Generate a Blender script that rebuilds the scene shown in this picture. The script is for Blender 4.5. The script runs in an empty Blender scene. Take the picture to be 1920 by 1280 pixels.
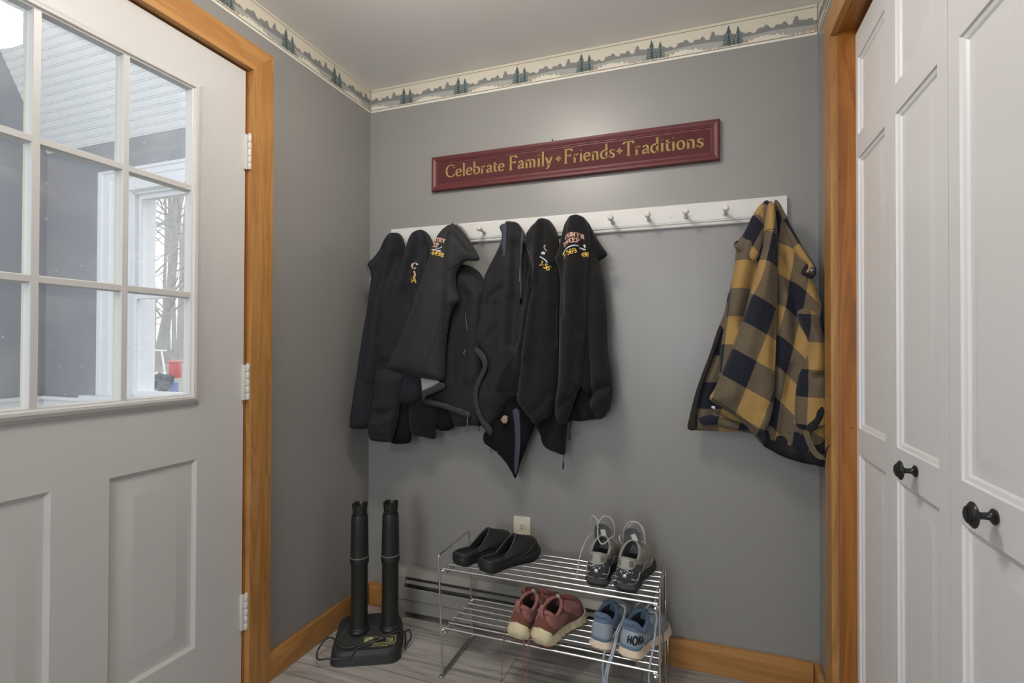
import bpy, bmesh, math, random
import numpy as np
from mathutils import Vector, Matrix
from mathutils.geometry import delaunay_2d_cdt

random.seed(7)
RNG = np.random.default_rng(5)
PI = math.pi
SC = bpy.context.scene
COL = SC.collection

# ------------------------------------------------------------------ camera
FPX, YAW, PIT, ROLL = 974.76, .34716, .009869, .00289
C0 = np.array([1.38942, -1.96704, 1.13736])
_c, _s = math.cos(YAW), math.sin(YAW)
CF = np.array([-_s * math.cos(PIT), _c * math.cos(PIT), math.sin(PIT)])
_R = np.array([_c, _s, 0.0])
_U = np.cross(_R, CF)
CR = _R * math.cos(ROLL) + _U * math.sin(ROLL)
CU = -_R * math.sin(ROLL) + _U * math.cos(ROLL)
cam_d = bpy.data.cameras.new('camera')
cam = bpy.data.objects.new('camera', cam_d)
COL.objects.link(cam)
cam_d.sensor_width = 36.0
cam_d.lens = FPX / 1920 * 36
cam_d.clip_start = .02
M = Matrix(((CR[0], CU[0], -CF[0], C0[0]), (CR[1], CU[1], -CF[1], C0[1]), (CR[2], CU[2], -CF[2], C0[2]), (0, 0, 0, 1)))
cam.matrix_world = M
SC.camera = cam


def ray(x, y):
    x = np.asarray(x, float)[..., None]
    y = np.asarray(y, float)[..., None]
    return CF + (x - 960) / FPX * CR - (y - 640) / FPX * CU


def at(ax, v, x, y):
    """measured photo point -> world point on the plane axis=v"""
    d = ray(x, y)
    t = (np.asarray(v, float) - C0[ax]) / d[..., ax]
    return C0 + t[..., None] * d


# ------------------------------------------------------------------ materials
def srgb(r, g, b):
    f = lambda c: (c / 255 / 12.92) if c / 255 <= .04045 else ((c / 255 + .055) / 1.055) ** 2.4
    return (f(r), f(g), f(b), 1)


def mat(name, col, rough=.5, spec=.5, metal=0, bump=None, var=None, sheen=0, coat=0):
    """bump=(scale, strength, detail), var=(scale, amount)"""
    m = bpy.data.materials.new(name)
    m.use_nodes = True
    nt = m.node_tree
    b = nt.nodes['Principled BSDF']
    b.inputs['Base Color'].default_value = col
    b.inputs['Roughness'].default_value = rough
    b.inputs['Specular IOR Level'].default_value = spec
    b.inputs['Metallic'].default_value = metal
    if sheen:
        b.inputs['Sheen Weight'].default_value = sheen
    if coat:
        b.inputs['Coat Weight'].default_value = coat
    tc = nt.nodes.new('ShaderNodeTexCoord')
    if var:
        n = nt.nodes.new('ShaderNodeTexNoise')
        n.inputs['Scale'].default_value = var[0]
        n.inputs['Detail'].default_value = 5
        nt.links.new(tc.outputs['Object'], n.inputs['Vector'])
        mx = nt.nodes.new('ShaderNodeMix')
        mx.data_type = 'RGBA'
        mx.inputs[6].default_value = tuple(c * (1 - var[1]) for c in col[:3]) + (1,)
        mx.inputs[7].default_value = tuple(min(1, c * (1 + var[1])) for c in col[:3]) + (1,)
        nt.links.new(n.outputs['Fac'], mx.inputs[0])
        nt.links.new(mx.outputs[2], b.inputs['Base Color'])
    if bump:
        n = nt.nodes.new('ShaderNodeTexNoise')
        n.inputs['Scale'].default_value = bump[0]
        n.inputs['Detail'].default_value = bump[2] if len(bump) > 2 else 3
        nt.links.new(tc.outputs['Object'], n.inputs['Vector'])
        bp = nt.nodes.new('ShaderNodeBump')
        bp.inputs['Strength'].default_value = bump[1]
        bp.inputs['Distance'].default_value = .004
        nt.links.new(n.outputs['Fac'], bp.inputs['Height'])
        nt.links.new(bp.outputs['Normal'], b.inputs['Normal'])
    return m


def wood(name, axis, ca, cb, cc, rough=.38, fine=70, knots=True):
    m = bpy.data.materials.new(name)
    m.use_nodes = True
    nt = m.node_tree
    L = nt.links.new
    b = nt.nodes['Principled BSDF']
    b.inputs['Roughness'].default_value = rough
    b.inputs['Specular IOR Level'].default_value = .4
    tc = nt.nodes.new('ShaderNodeTexCoord')
    mp = nt.nodes.new('ShaderNodeMapping')
    sc = [fine, fine, fine]
    sc[axis] = 2.2
    mp.inputs['Scale'].default_value = sc
    L(tc.outputs['Object'], mp.inputs['Vector'])
    n1 = nt.nodes.new('ShaderNodeTexNoise')
    n1.inputs['Scale'].default_value = 1
    n1.inputs['Detail'].default_value = 6
    n1.inputs['Distortion'].default_value = .5
    L(mp.outputs['Vector'], n1.inputs['Vector'])
    mp2 = nt.nodes.new('ShaderNodeMapping')
    sc2 = [12, 12, 12]
    sc2[axis] = 1.1
    mp2.inputs['Scale'].default_value = sc2
    L(tc.outputs['Object'], mp2.inputs['Vector'])
    w = nt.nodes.new('ShaderNodeTexNoise')
    w.inputs['Scale'].default_value = 1.3
    w.inputs['Detail'].default_value = 3
    w.inputs['Distortion'].default_value = 1.2
    L(mp2.outputs['Vector'], w.inputs['Vector'])
    ml = nt.nodes.new('ShaderNodeMath')
    ml.operation = 'MULTIPLY'
    ml.inputs[1].default_value = 9
    L(w.outputs['Fac'], ml.inputs[0])
    fr = nt.nodes.new('ShaderNodeMath')
    fr.operation = 'PINGPONG'
    fr.inputs[1].default_value = 1
    L(ml.outputs[0], fr.inputs[0])
    ad = nt.nodes.new('ShaderNodeMix')
    ad.inputs[0].default_value = .55
    L(fr.outputs[0], ad.inputs[2])
    L(n1.outputs['Fac'], ad.inputs[3])
    cr = nt.nodes.new('ShaderNodeValToRGB')
    e = cr.color_ramp.elements
    e[0].position, e[0].color = .2, ca
    e[1].position, e[1].color = .85, cc
    k = e.new(.5)
    k.color = cb
    L(ad.outputs[0], cr.inputs['Fac'])
    out = cr.outputs['Color']
    if knots:
        v = nt.nodes.new('ShaderNodeTexVoronoi')
        mp3 = nt.nodes.new('ShaderNodeMapping')
        s3 = [5.0, 5.0, 5.0]
        s3[axis] = 3.0
        mp3.inputs['Scale'].default_value = s3
        L(tc.outputs['Object'], mp3.inputs['Vector'])
        L(mp3.outputs['Vector'], v.inputs['Vector'])
        r2 = nt.nodes.new('ShaderNodeValToRGB')
        r2.color_ramp.elements[0].position, r2.color_ramp.elements[0].color = .03, (1, 1, 1, 1)
        r2.color_ramp.elements[1].position, r2.color_ramp.elements[1].color = .075, (0, 0, 0, 1)
        L(v.outputs['Distance'], r2.inputs['Fac'])
        mx = nt.nodes.new('ShaderNodeMix')
        mx.data_type = 'RGBA'
        mx.inputs[7].default_value = (ca[0] * .35, ca[1] * .3, ca[2] * .3, 1)
        L(r2.outputs['Color'], mx.inputs[0])
        L(out, mx.inputs[6])
        out = mx.outputs[2]
    L(out, b.inputs['Base Color'])
    bp = nt.nodes.new('ShaderNodeBump')
    bp.inputs['Strength'].default_value = .12
    bp.inputs['Distance'].default_value = .002
    L(n1.outputs['Fac'], bp.inputs['Height'])
    L(bp.outputs['Normal'], b.inputs['Normal'])
    return m


WC = (srgb(154, 107, 56), srgb(170, 122, 68), srgb(183, 136, 80))
WOODZ = wood('honey_pine_upright', 2, *WC)
WOODX = wood('honey_pine_lengthways', 0, *WC)
WOODY = wood('honey_pine_head', 1, *WC)
JC = (srgb(128, 76, 26), srgb(150, 93, 38), srgb(166, 109, 50))
JAMBZ = wood('amber_pine_upright', 2, *JC, fine=45)
JAMBY = wood('amber_pine_head', 1, *JC, fine=45)

PAINT = mat('grey_wall_paint', (.262, .255, .243, 1), .36, .5, bump=(260, .05))
CEIL = mat('ceiling_paint', (.84, .825, .80, 1), .6, .4, bump=(150, .05))
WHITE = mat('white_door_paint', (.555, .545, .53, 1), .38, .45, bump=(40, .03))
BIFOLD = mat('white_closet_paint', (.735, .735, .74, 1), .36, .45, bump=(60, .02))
RAILW = mat('white_rail_paint', (.66, .65, .62, 1), .4, .4, bump=(60, .1), var=(14, .06))
TRIMW = mat('white_trim_paint', (.8, .8, .8, 1), .4, .4)
BLACKG = mat('dark_gap', (.02, .018, .015, 1), .8, .2)
CHROME = mat('chrome_wire', (.62, .61, .59, 1), .24, .5, 1)
HINGEM = mat('painted_hinge', (.62, .6, .56, 1), .35, .5)
BLKMET = mat('black_knob_metal', (.012, .012, .013, 1), .3, .5)
IVORY = mat('ivory_plastic', (.62, .58, .46, 1), .35, .5)
DARKP = mat('black_plastic', (.016, .016, .015, 1), .42, .4, bump=(90, .05))
DARKP2 = mat('dusty_black_plastic', (.026, .026, .025, 1), .5, .4, bump=(60, .1), var=(30, .35))
HEATM = mat('heater_enamel', (.255, .245, .225, 1), .42, .4, var=(9, .06))
BURG = mat('burgundy_paint', srgb(94, 45, 46), .42, .4, bump=(120, .08), var=(25, .2))
BURG2 = mat('burgundy_panel', srgb(84, 41, 43), .7, .2, bump=(150, .06), var=(18, .12))
GOLDT = mat('dull_gold_lettering', srgb(160, 138, 88), .75, .15)
BARK = mat('grey_bark', (.34, .32, .29, 1), .9, .2, bump=(25, 1.0, 6), var=(18, .4))


def pane_mat():
    m = bpy.data.materials.new('dusty_pane_glass')
    m.use_nodes = True
    nt = m.node_tree
    L = nt.links.new
    nt.nodes.remove(nt.nodes['Principled BSDF'])
    out = nt.nodes['Material Output']
    tr = nt.nodes.new('ShaderNodeBsdfTransparent')
    gl = nt.nodes.new('ShaderNodeBsdfGlossy')
    gl.inputs['Roughness'].default_value = .012
    fr = nt.nodes.new('ShaderNodeFresnel')
    ge = nt.nodes.new('ShaderNodeNewGeometry')
    io = nt.nodes.new('ShaderNodeMath')
    io.operation = 'MULTIPLY_ADD'
    io.inputs[1].default_value = 1 / 1.5 - 1.5
    io.inputs[2].default_value = 1.5
    L(ge.outputs['Backfacing'], io.inputs[0])
    L(io.outputs[0], fr.inputs['IOR'])
    mx = nt.nodes.new('ShaderNodeMixShader')
    L(fr.outputs[0], mx.inputs[0])
    L(tr.outputs[0], mx.inputs[1])
    L(gl.outputs[0], mx.inputs[2])
    df = nt.nodes.new('ShaderNodeBsdfDiffuse')
    df.inputs['Color'].default_value = (.85, .87, .9, 1)
    tc = nt.nodes.new('ShaderNodeTexCoord')
    v = nt.nodes.new('ShaderNodeTexVoronoi')
    v.inputs['Scale'].default_value = 26
    L(tc.outputs['Object'], v.inputs['Vector'])
    r = nt.nodes.new('ShaderNodeValToRGB')
    r.color_ramp.elements[0].position, r.color_ramp.elements[0].color = .03, (.45, .45, .45, 1)
    r.color_ramp.elements[1].position, r.color_ramp.elements[1].color = .075, (.0, .0, .0, 1)
    L(v.outputs['Distance'], r.inputs['Fac'])
    n = nt.nodes.new('ShaderNodeTexNoise')
    n.inputs['Scale'].default_value = 9
    n.inputs['Detail'].default_value = 8
    L(tc.outputs['Object'], n.inputs['Vector'])
    r2 = nt.nodes.new('ShaderNodeValToRGB')
    r2.color_ramp.elements[0].position, r2.color_ramp.elements[0].color = .45, (.035, .035, .035, 1)
    r2.color_ramp.elements[1].position, r2.color_ramp.elements[1].color = .8, (.12, .12, .12, 1)
    L(n.outputs['Fac'], r2.inputs['Fac'])
    a = nt.nodes.new('ShaderNodeMath')
    a.operation = 'ADD'
    L(r.outputs['Color'], a.inputs[0])
    L(r2.outputs['Color'], a.inputs[1])
    m2 = nt.nodes.new('ShaderNodeMixShader')
    L(a.outputs[0], m2.inputs[0])
    L(mx.outputs[0], m2.inputs[1])
    L(df.outputs[0], m2.inputs[2])
    L(m2.outputs[0], out.inputs['Surface'])
    return m


PANE = pane_mat()


def emis(name, col, s):
    m = bpy.data.materials.new(name)
    m.use_nodes = True
    b = m.node_tree.nodes['Principled BSDF']
    b.inputs['Base Color'].default_value = col
    b.inputs['Emission Color'].default_value = col
    b.inputs['Emission Strength'].default_value = s
    return m


# ------------------------------------------------------------------ mesh helpers
def tag(o, label=None, cat=None, group=None, kind=None):
    if label: o['label'] = label
    if cat: o['category'] = cat
    if group: o['group'] = group
    if kind: o['kind'] = kind
    return o


def empty(name, loc, label, cat, group=None, rz=0):
    o = bpy.data.objects.new(name, None)
    o.location = loc
    o.rotation_euler = (0, 0, rz)
    o.empty_display_size = .05
    COL.objects.link(o)
    return tag(o, label, cat, group)


class G:
    """collects geometry; build() links it as ONE mesh object"""

    def __init__(s):
        s.v, s.f, s.m, s.uv = [], [], [], None

    def add(s, vs, fs, mi=0):
        k = len(s.v)
        s.v += [tuple(map(float, p)) for p in vs]
        s.f += [tuple(i + k for i in f) for f in fs]
        s.m += [mi] * len(fs)
        return s

    def box(s, x0, x1, y0, y1, z0, z1, b=0, mi=0):
        if x0 > x1: x0, x1 = x1, x0
        if y0 > y1: y0, y1 = y1, y0
        if z0 > z1: z0, z1 = z1, z0
        if b <= 0:
            vs = [(x, y, z) for z in (z0, z1) for y in (y0, y1) for x in (x0, x1)]
            return s.add(vs, [(0, 2, 3, 1), (4, 5, 7, 6), (0, 1, 5, 4), (2, 6, 7, 3), (0, 4, 6, 2), (1, 3, 7, 5)], mi)
        bm = bmesh.new()
        bmesh.ops.create_cube(bm, size=1)
        for v in bm.verts:
            v.co = Vector(((x0 + x1) / 2 + v.co.x * (x1 - x0), (y0 + y1) / 2 + v.co.y * (y1 - y0), (z0 + z1) / 2 + v.co.z * (z1 - z0)))
        bmesh.ops.bevel(bm, geom=bm.edges[:], offset=b, segments=2, affect='EDGES', profile=.6)
        bm.verts.index_update()
        s.add([v.co for v in bm.verts], [[v.index for v in f.verts] for f in bm.faces], mi)
        bm.free()
        return s

    def loft(s, rings, cap0=True, cap1=True, closed=True, mi=0):
        n = len(rings[0])
        vs = [p for r in rings for p in r]
        fs = []
        for i in range(len(rings) - 1):
            for j in range(n if closed else n - 1):
                a, b = i * n + j, i * n + (j + 1) % n
                fs.append((a, b, b + n, a + n))
        if cap0: fs.append(tuple(range(n))[::-1])
        if cap1: fs.append(tuple((len(rings) - 1) * n + j for j in range(n)))
        return s.add(vs, fs, mi)

    def tube(s, pts, r, seg=8, closed=False, mi=0):
        P = [Vector(tuple(map(float, p))) for p in pts]
        n = len(P)
        rad = r if hasattr(r, '__len__') else [r] * n
        T = []
        for i in range(n):
            a = P[(i - 1) % n] if (closed or i > 0) else P[i]
            b = P[(i + 1) % n] if (closed or i < n - 1) else P[i]
            t = (b - a)
            T.append(t.normalized() if t.length > 1e-9 else Vector((0, 0, 1)))
        up = Vector((0, 0, 1)) if abs(T[0].z) < .9 else Vector((1, 0, 0))
        N = (up - T[0] * up.dot(T[0])).normalized()
        rings = []
        for i in range(n):
            N = N - T[i] * N.dot(T[i])
            N = N.normalized() if N.length > 1e-6 else T[i].orthogonal().normalized()
            B = T[i].cross(N)
            rings.append([P[i] + (N * math.cos(2 * PI * k / seg) + B * math.sin(2 * PI * k / seg)) * rad[i] for k in range(seg)])
        if closed:
            rings.append(rings[0])
            return s.loft(rings, False, False, mi=mi)
        return s.loft(rings, mi=mi)

    def lathe(s, prof, o, axis=(0, 0, 1), seg=28, mi=0):
        """prof = [(radius, along)] around the axis through o"""
        A = Vector(axis).normalized()
        N = A.orthogonal().normalized()
        B = A.cross(N)
        o = Vector(o)
        rings = [[o + A * h + (N * math.cos(2 * PI * k / seg) + B * math.sin(2 * PI * k / seg)) * max(r, 1e-5) for k in range(seg)] for r, h in prof]
        return s.loft(rings, mi=mi)

    def build(s, name, mats, parent=None, smooth=True, angle=35, world=True, weld=0, recalc=True):
        me = bpy.data.meshes.new(name)
        off = Vector((0, 0, 0))
        if parent is not None and world:
            q = parent
            while q is not None:
                off += q.location
                q = q.parent
        me.from_pydata([Vector(p) - off for p in s.v], [], s.f)
        mats = mats if isinstance(mats, (list, tuple)) else [mats]
        for m in mats: me.materials.append(m)
        if len(mats) > 1: me.polygons.foreach_set('material_index', s.m)
        if s.uv is not None:
            ul = me.uv_layers.new(name='UVMap')
            vi = np.zeros(len(me.loops), int)
            me.loops.foreach_get('vertex_index', vi)
            ul.data.foreach_set('uv', np.asarray(s.uv, float)[vi].ravel())
        if recalc or weld:
            bm = bmesh.new()
            bm.from_mesh(me)
            if weld: bmesh.ops.remove_doubles(bm, verts=bm.verts[:], dist=weld)
            if recalc: bmesh.ops.recalc_face_normals(bm, faces=bm.faces[:])
            bm.to_mesh(me)
            bm.free()
        o = bpy.data.objects.new(name, me)
        COL.objects.link(o)
        if smooth:
            me.polygons.foreach_set('use_smooth', [True] * len(me.polygons))
            try:
                me.set_sharp_from_angle(angle=math.radians(angle))
            except Exception:
                pass
        if parent is not None: o.parent = parent
        return o


def catmull(pts, per=8, closed=False):
    P = np.asarray(pts, float)
    n = len(P)
    out = []
    rng = range(n) if closed else range(n - 1)
    for i in rng:
        p0 = P[(i - 1) % n] if (closed or i > 0) else 2 * P[0] - P[1]
        p1, p2 = P[i], P[(i + 1) % n]
        p3 = P[(i + 2) % n] if (closed or i < n - 2) else 2 * P[-1] - P[-2]
        for k in range(per):
            t = k / per
            out.append(.5 * ((2 * p1) + (-p0 + p2) * t + (2 * p0 - 5 * p1 + 4 * p2 - p3) * t * t + (-p0 + 3 * p1 - 3 * p2 + p3) * t ** 3))
    if not closed: out.append(P[-1])
    return np.array(out)


def resample(P, step, closed=True):
    P = np.asarray(P, float)
    Q = np.vstack([P, P[:1]]) if closed else P
    d = np.r_[0, np.cumsum(np.linalg.norm(np.diff(Q, axis=0), axis=1))]
    n = max(6, int(d[-1] / step)) if step > 0 else int(-step)
    t = np.linspace(0, d[-1], n + (0 if closed else 1), endpoint=not closed)
    return np.stack([np.interp(t, d, Q[:, k]) for k in range(Q.shape[1])], 1)


def seg_dist(pts, poly, closed):
    A = np.asarray(poly, float)
    B = np.roll(A, -1, 0) if closed else A[1:]
    A = A if closed else A[:-1]
    best = np.full(len(pts), 1e9)
    for a, b in zip(A, B):
        ab = b - a
        t = np.clip(((pts - a) @ ab) / max(ab @ ab, 1e-9), 0, 1)
        best = np.minimum(best, np.linalg.norm(pts - (a + t[:, None] * ab), axis=1))
    return best


def inside(pts, poly):
    x, y = pts[:, 0], pts[:, 1]
    r = np.zeros(len(pts), bool)
    P = np.asarray(poly)
    j = len(P) - 1
    for i in range(len(P)):
        xi, yi = P[i]
        xj, yj = P[j]
        c = ((yi > y) != (yj > y)) & (x < (xj - xi) * (y - yi) / (yj - yi + 1e-12) + xi)
        r ^= c
        j = i
    return r


def fill_poly(poly, step, margin=.6, rings=()):
    """triangulate a closed outline with inner points; returns pts, tris, n_outline"""
    P = np.asarray(poly, float)
    lo, hi = P.min(0), P.max(0)
    g = []
    yy, k = lo[1], 0
    while yy < hi[1]:
        xs = np.arange(lo[0] + (step / 2 if k % 2 else 0), hi[0], step)
        g.append(np.stack([xs, np.full(len(xs), yy)], 1))
        yy += step * .87
        k += 1
    g = np.vstack(g)
    g = g[inside(g, P)]
    if len(g): g = g[seg_dist(g, P, True) > (rings[-1] + step * .55 if rings else step * margin)]
    if rings:
        T = np.roll(P, -1, 0) - np.roll(P, 1, 0)
        T /= np.linalg.norm(T, axis=1)[:, None] + 1e-9
        N = np.stack([-T[:, 1], T[:, 0]], 1)
        area = (P[:, 0] * np.roll(P[:, 1], -1) - np.roll(P[:, 0], -1) * P[:, 1]).sum()
        if area < 0: N = -N
        ex = []
        for r_ in rings:
            q = P + N * r_
            q = q[inside(q, P)]
            if len(q): ex.append(q[seg_dist(q, P, True) > r_ * .93])
        ex = np.vstack(ex) if ex else np.zeros((0, 2))
        # thin out ring points that crowd at corners and necks
        keep = []
        for p in ex:
            if not keep or min(np.linalg.norm(np.array(keep[-60:]) - p, axis=1)) > min(rings) * .7: keep.append(p)
        g = np.vstack([np.array(keep).reshape(-1, 2), g])
    allp = np.vstack([P, g]) if len(g) else P
    n = len(P)
    r = delaunay_2d_cdt([Vector(p) for p in allp], [], [list(range(n))], 1, 1e-6)
    pts = np.array([tuple(v) for v in r[0]])
    tris = [tuple(f) for f in r[2]]
    ob = {i for i, oi in enumerate(r[3]) if any(q < n for q in oi)}
    return pts, tris, ob


# ------------------------------------------------------------------ lettering (own stroke alphabet)
def _arc(cx, cy, rx, ry, a0, a1, n=14):
    return [(cx + rx * math.cos(math.radians(a0 + (a1 - a0) * i / n)), cy + ry * math.sin(math.radians(a0 + (a1 - a0) * i / n))) for i in range(n + 1)]


SER = lambda x, y, w=.09: [(x - w, y), (x + w, y)]
X = .56
GL = {
    'C': (.82, [catmull([(.74, .74), (.68, .88), (.46, .95), (.2, .84), (.08, .5), (.18, .15), (.44, 0), (.66, .06), (.77, .2)]), [(.74, .68), (.74, .93)]]),
    'F': (.68, [[(.18, 0), (.18, .95)], [(.08, .95), (.62, .95), (.62, .8)], [(.18, .5), (.5, .5)], [(.5, .42), (.5, .58)], SER(.18, 0, .12)]),
    'T': (.74, [[(.36, 0), (.36, .95)], [(.05, .8), (.05, .95), (.68, .95), (.68, .8)], SER(.36, 0, .12)]),
    'e': (.54, [[(.09, .3), (.47, .3)], catmull([(.47, .3), (.43, .48), (.27, X), (.12, .46), (.07, .27), (.14, .07), (.3, 0), (.47, .1)])]),
    'l': (.28, [[(.14, 0), (.14, 1.0)], SER(.14, 0), [(.05, .97), (.14, 1)]]),
    'b': (.6, [[(.13, 0), (.13, 1.0)], [(.04, .97), (.13, 1)], catmull([(.13, .42), (.3, X), (.48, .47), (.53, .27), (.46, .07), (.28, 0), (.13, .1)])]),
    'r': (.43, [[(.14, 0), (.14, X)], [(.05, .53), (.14, X)], SER(.14, 0), catmull([(.14, .36), (.24, .51), (.39, .53)])]),
    'a': (.52, [catmull([(.1, .43), (.2, .55), (.34, .53), (.39, .4), (.39, .1), (.49, .02)]), catmull([(.39, .33), (.2, .27), (.08, .15), (.16, .0), (.39, .13)])]),
    't': (.37, [catmull([(.15, .74), (.15, .16), (.22, .0), (.34, .05)]), [(.03, .54), (.34, .54)]]),
    'm': (.9, [[(.14, 0), (.14, X)], [(.05, .53), (.14, X)], catmull([(.14, .4), (.28, .55), (.4, .5), (.43, .36), (.43, 0)]), catmull([(.43, .4), (.57, .55), (.69, .5), (.73, .36), (.73, 0)]), SER(.14, 0), SER(.43, 0), SER(.73, 0)]),
    'n': (.62, [[(.14, 0), (.14, X)], [(.05, .53), (.14, X)], catmull([(.14, .4), (.29, .55), (.42, .5), (.46, .36), (.46, 0)]), SER(.14, 0), SER(.46, 0)]),
    'i': (.28, [[(.14, 0), (.14, X)], [(.05, .53), (.14, X)], SER(.14, 0), [(.1, .76), (.18, .8)], [(.14, .73), (.14, .83)]]),
    'y': (.54, [[(.07, X), (.27, .02)], catmull([(.47, X), (.27, .0), (.18, -.2), (.05, -.25)]), SER(.07, X, .07), SER(.47, X, .06)]),
    'd': (.6, [[(.46, 0), (.46, 1.0)], [(.37, .97), (.46, 1)], [(.46, 0), (.55, .03)], catmull([(.46, .44), (.3, X), (.13, .46), (.07, .26), (.15, .06), (.3, 0), (.46, .12)])]),
    's': (.44, [catmull([(.36, .45), (.25, .55), (.1, .47), (.14, .33), (.32, .24), (.37, .1), (.22, 0), (.07, .1)]), [(.36, .42), (.36, .54)], [(.07, .02), (.07, .15)]]),
    'o': (.58, [_arc(.29, .28, .21, .28, 0, 360, 22)]),
    'O': (.86, [_arc(.43, .475, .33, .475, 0, 360, 24)]),
    'U': (.8, [catmull([(.15, .95), (.15, .3), (.24, .05), (.4, 0), (.56, .05), (.65, .3), (.65, .95)]), SER(.15, .95, .12), SER(.65, .95, .12)]),
    'N': (.84, [[(.15, 0), (.15, .95)], [(.15, .95), (.67, 0)], [(.67, 0), (.67, .95)], SER(.15, 0, .11), SER(.67, .95, .11), SER(.13, .95, .1)]),
    'R': (.76, [[(.16, 0), (.16, .95)], catmull([(.16, .95), (.45, .94), (.6, .72), (.45, .5), (.16, .48)]), [(.38, .48), (.68, 0)], SER(.16, 0, .12), SER(.66, 0, .1)]),
    'Y': (.74, [[(.08, .95), (.36, .45)], [(.64, .95), (.36, .45)], [(.36, .45), (.36, 0)], SER(.08, .95, .1), SER(.64, .95, .1), SER(.36, 0, .12)]),
    'S': (.62, [catmull([(.5, .76), (.42, .91), (.22, .93), (.1, .74), (.2, .55), (.42, .42), (.53, .22), (.4, .02), (.2, .0), (.08, .18)]), [(.5, .72), (.5, .95)], [(.08, 0), (.08, .22)]]),
    'W': (1.06, [[(.08, .95), (.3, 0)], [(.3, 0), (.52, .9)], [(.52, .9), (.74, 0)], [(.74, 0), (.96, .95)], SER(.08, .95, .1), SER(.96, .95, .1)]),
    'E': (.7, [[(.16, 0), (.16, .95)], [(.06, .95), (.62, .95), (.62, .78)], [(.16, .5), (.48, .5)], [(.06, 0), (.64, 0), (.64, .18)]]),
    'P': (.7, [[(.16, 0), (.16, .95)], catmull([(.16, .95), (.45, .94), (.6, .71), (.45, .47), (.16, .45)]), SER(.16, 0, .12)]),
    'H': (.84, [[(.15, 0), (.15, .95)], [(.68, 0), (.68, .95)], [(.15, .48), (.68, .48)]]),
    'K': (.78, [[(.15, 0), (.15, .95)], [(.66, .95), (.15, .42)], [(.32, .58), (.68, 0)]]),
    'A': (.82, [[(.05, 0), (.4, .95)], [(.4, .95), (.75, 0)], [(.18, .3), (.62, .3)]]),
    'D': (.8, [[(.16, 0), (.16, .95)], catmull([(.1, .95), (.45, .93), (.7, .7), (.72, .4), (.5, .05), (.1, 0)])]),
    'L': (.62, [[(.16, 0), (.16, .95)], [(.06, 0), (.56, 0), (.56, .2)], SER(.16, .95, .1)]),
    '3': (.58, [catmull([(.08, .8), (.2, .94), (.42, .9), (.46, .7), (.24, .52), (.46, .42), (.5, .18), (.3, 0), (.06, .12)])]),
    '5': (.58, [[(.48, .95), (.14, .95), (.12, .54)], catmull([(.12, .54), (.3, .62), (.48, .48), (.5, .22), (.32, 0), (.07, .1)])]),
    '6': (.6, [catmull([(.46, .86), (.3, .94), (.13, .7), (.08, .35), (.16, .06), (.32, 0), (.5, .12), (.5, .38), (.32, .52), (.11, .36)])]),
    '9': (.6, [catmull([(.12, .08), (.3, .0), (.46, .24), (.51, .6), (.43, .88), (.27, .95), (.09, .82), (.09, .57), (.27, .43), (.48, .58)])]),
    '4': (.6, [[(.42, 0), (.42, .95)], [(.42, .95), (.06, .3), (.56, .3)], SER(.42, 0, .12)]),
    '8': (.58, [catmull([(.28, .95), (.1, .82), (.14, .62), (.4, .42), (.48, .2), (.28, 0), (.08, .2), (.16, .42), (.42, .62), (.46, .82), (.28, .95)])]),
    '-': (.42, [[(.06, .4), (.34, .4)]]),
    ' ': (.34, []),
}


def lettering(g, txt, fn, size, x0=0.0, thick=.11, thin=.045, track=.03, mi=0, width=None, nib=12):
    """fn(u, v) -> 3D point; u runs along the line, v upwards"""
    tot = sum(GL[c][0] + track for c in txt) * size
    kx = (width / tot) if width else 1
    x = 0
    for ch in txt:
        w, strokes = GL[ch]
        for st in strokes:
            P = resample(np.asarray(st, float), .09, closed=False) if len(st) > 2 or True else st
            T = np.gradient(P, axis=0)
            T /= np.linalg.norm(T, axis=1)[:, None] + 1e-9
            ang = np.arctan2(T[:, 1], T[:, 0])
            hw = (thin + (thick - thin) * np.abs(np.sin(ang - math.radians(nib)))) / 2
            Nn = np.stack([-T[:, 1], T[:, 0]], 1)
            a, b = P + Nn * hw[:, None], P - Nn * hw[:, None]
            n = len(P)
            vs = [fn(x0 + (x + q[0]) * size * kx, q[1] * size) for q in np.vstack([a, b])]
            g.add(vs, [(i, i + 1, n + i + 1, n + i) for i in range(n - 1)], mi)
        x += w + track
    return tot * kx


# ------------------------------------------------------------------ room shell
XW, H = 1.76, 2.286          # right wall plane, ceiling height
BACK = -4.3                  # end of the hall behind the camera
DY0, DY1 = -.676, -1.624      # entry door edges


def struct(name, g, m, parent=None, **k):
    o = g.build(name, m, parent, **k)
    if parent is None: o['kind'] = 'structure'
    return o


struct('wall_back', G().box(-.0, 1.95, 0, .12, -.02, H + .02), PAINT, smooth=False)
g = G()
g.box(-.12, 0, -.664, 0, -.02, H + .02).box(-.12, 0, -1.636, -.664, 2.044, H + .02).box(-.12, 0, BACK, -1.636, -.02, H + .02)
struct('wall_left', g, PAINT, smooth=False)
g = G()
g.box(XW, XW + .12, -.252, .0, -.02, H + .02).box(XW, XW + .12, -1.47, -.252, 2.05, H + .02).box(XW, XW + .12, BACK, -1.47, -.02, H + .02)
struct('wall_right', g, PAINT, smooth=False)
struct('closet_light_block', G().box(1.9, 1.95, -1.6, 0, -.02, H), PAINT, smooth=False)  # unseen panel added behind the bifold doors to stop light leaking through gaps
struct('wall_rear', G().box(-.12, XW + .12, BACK - .1, BACK, -.02, H + .02), PAINT, smooth=False)
struct('ceiling', G().box(-.12, XW + .2, BACK - .1, .12, H, H + .1), CEIL, smooth=False)


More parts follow.
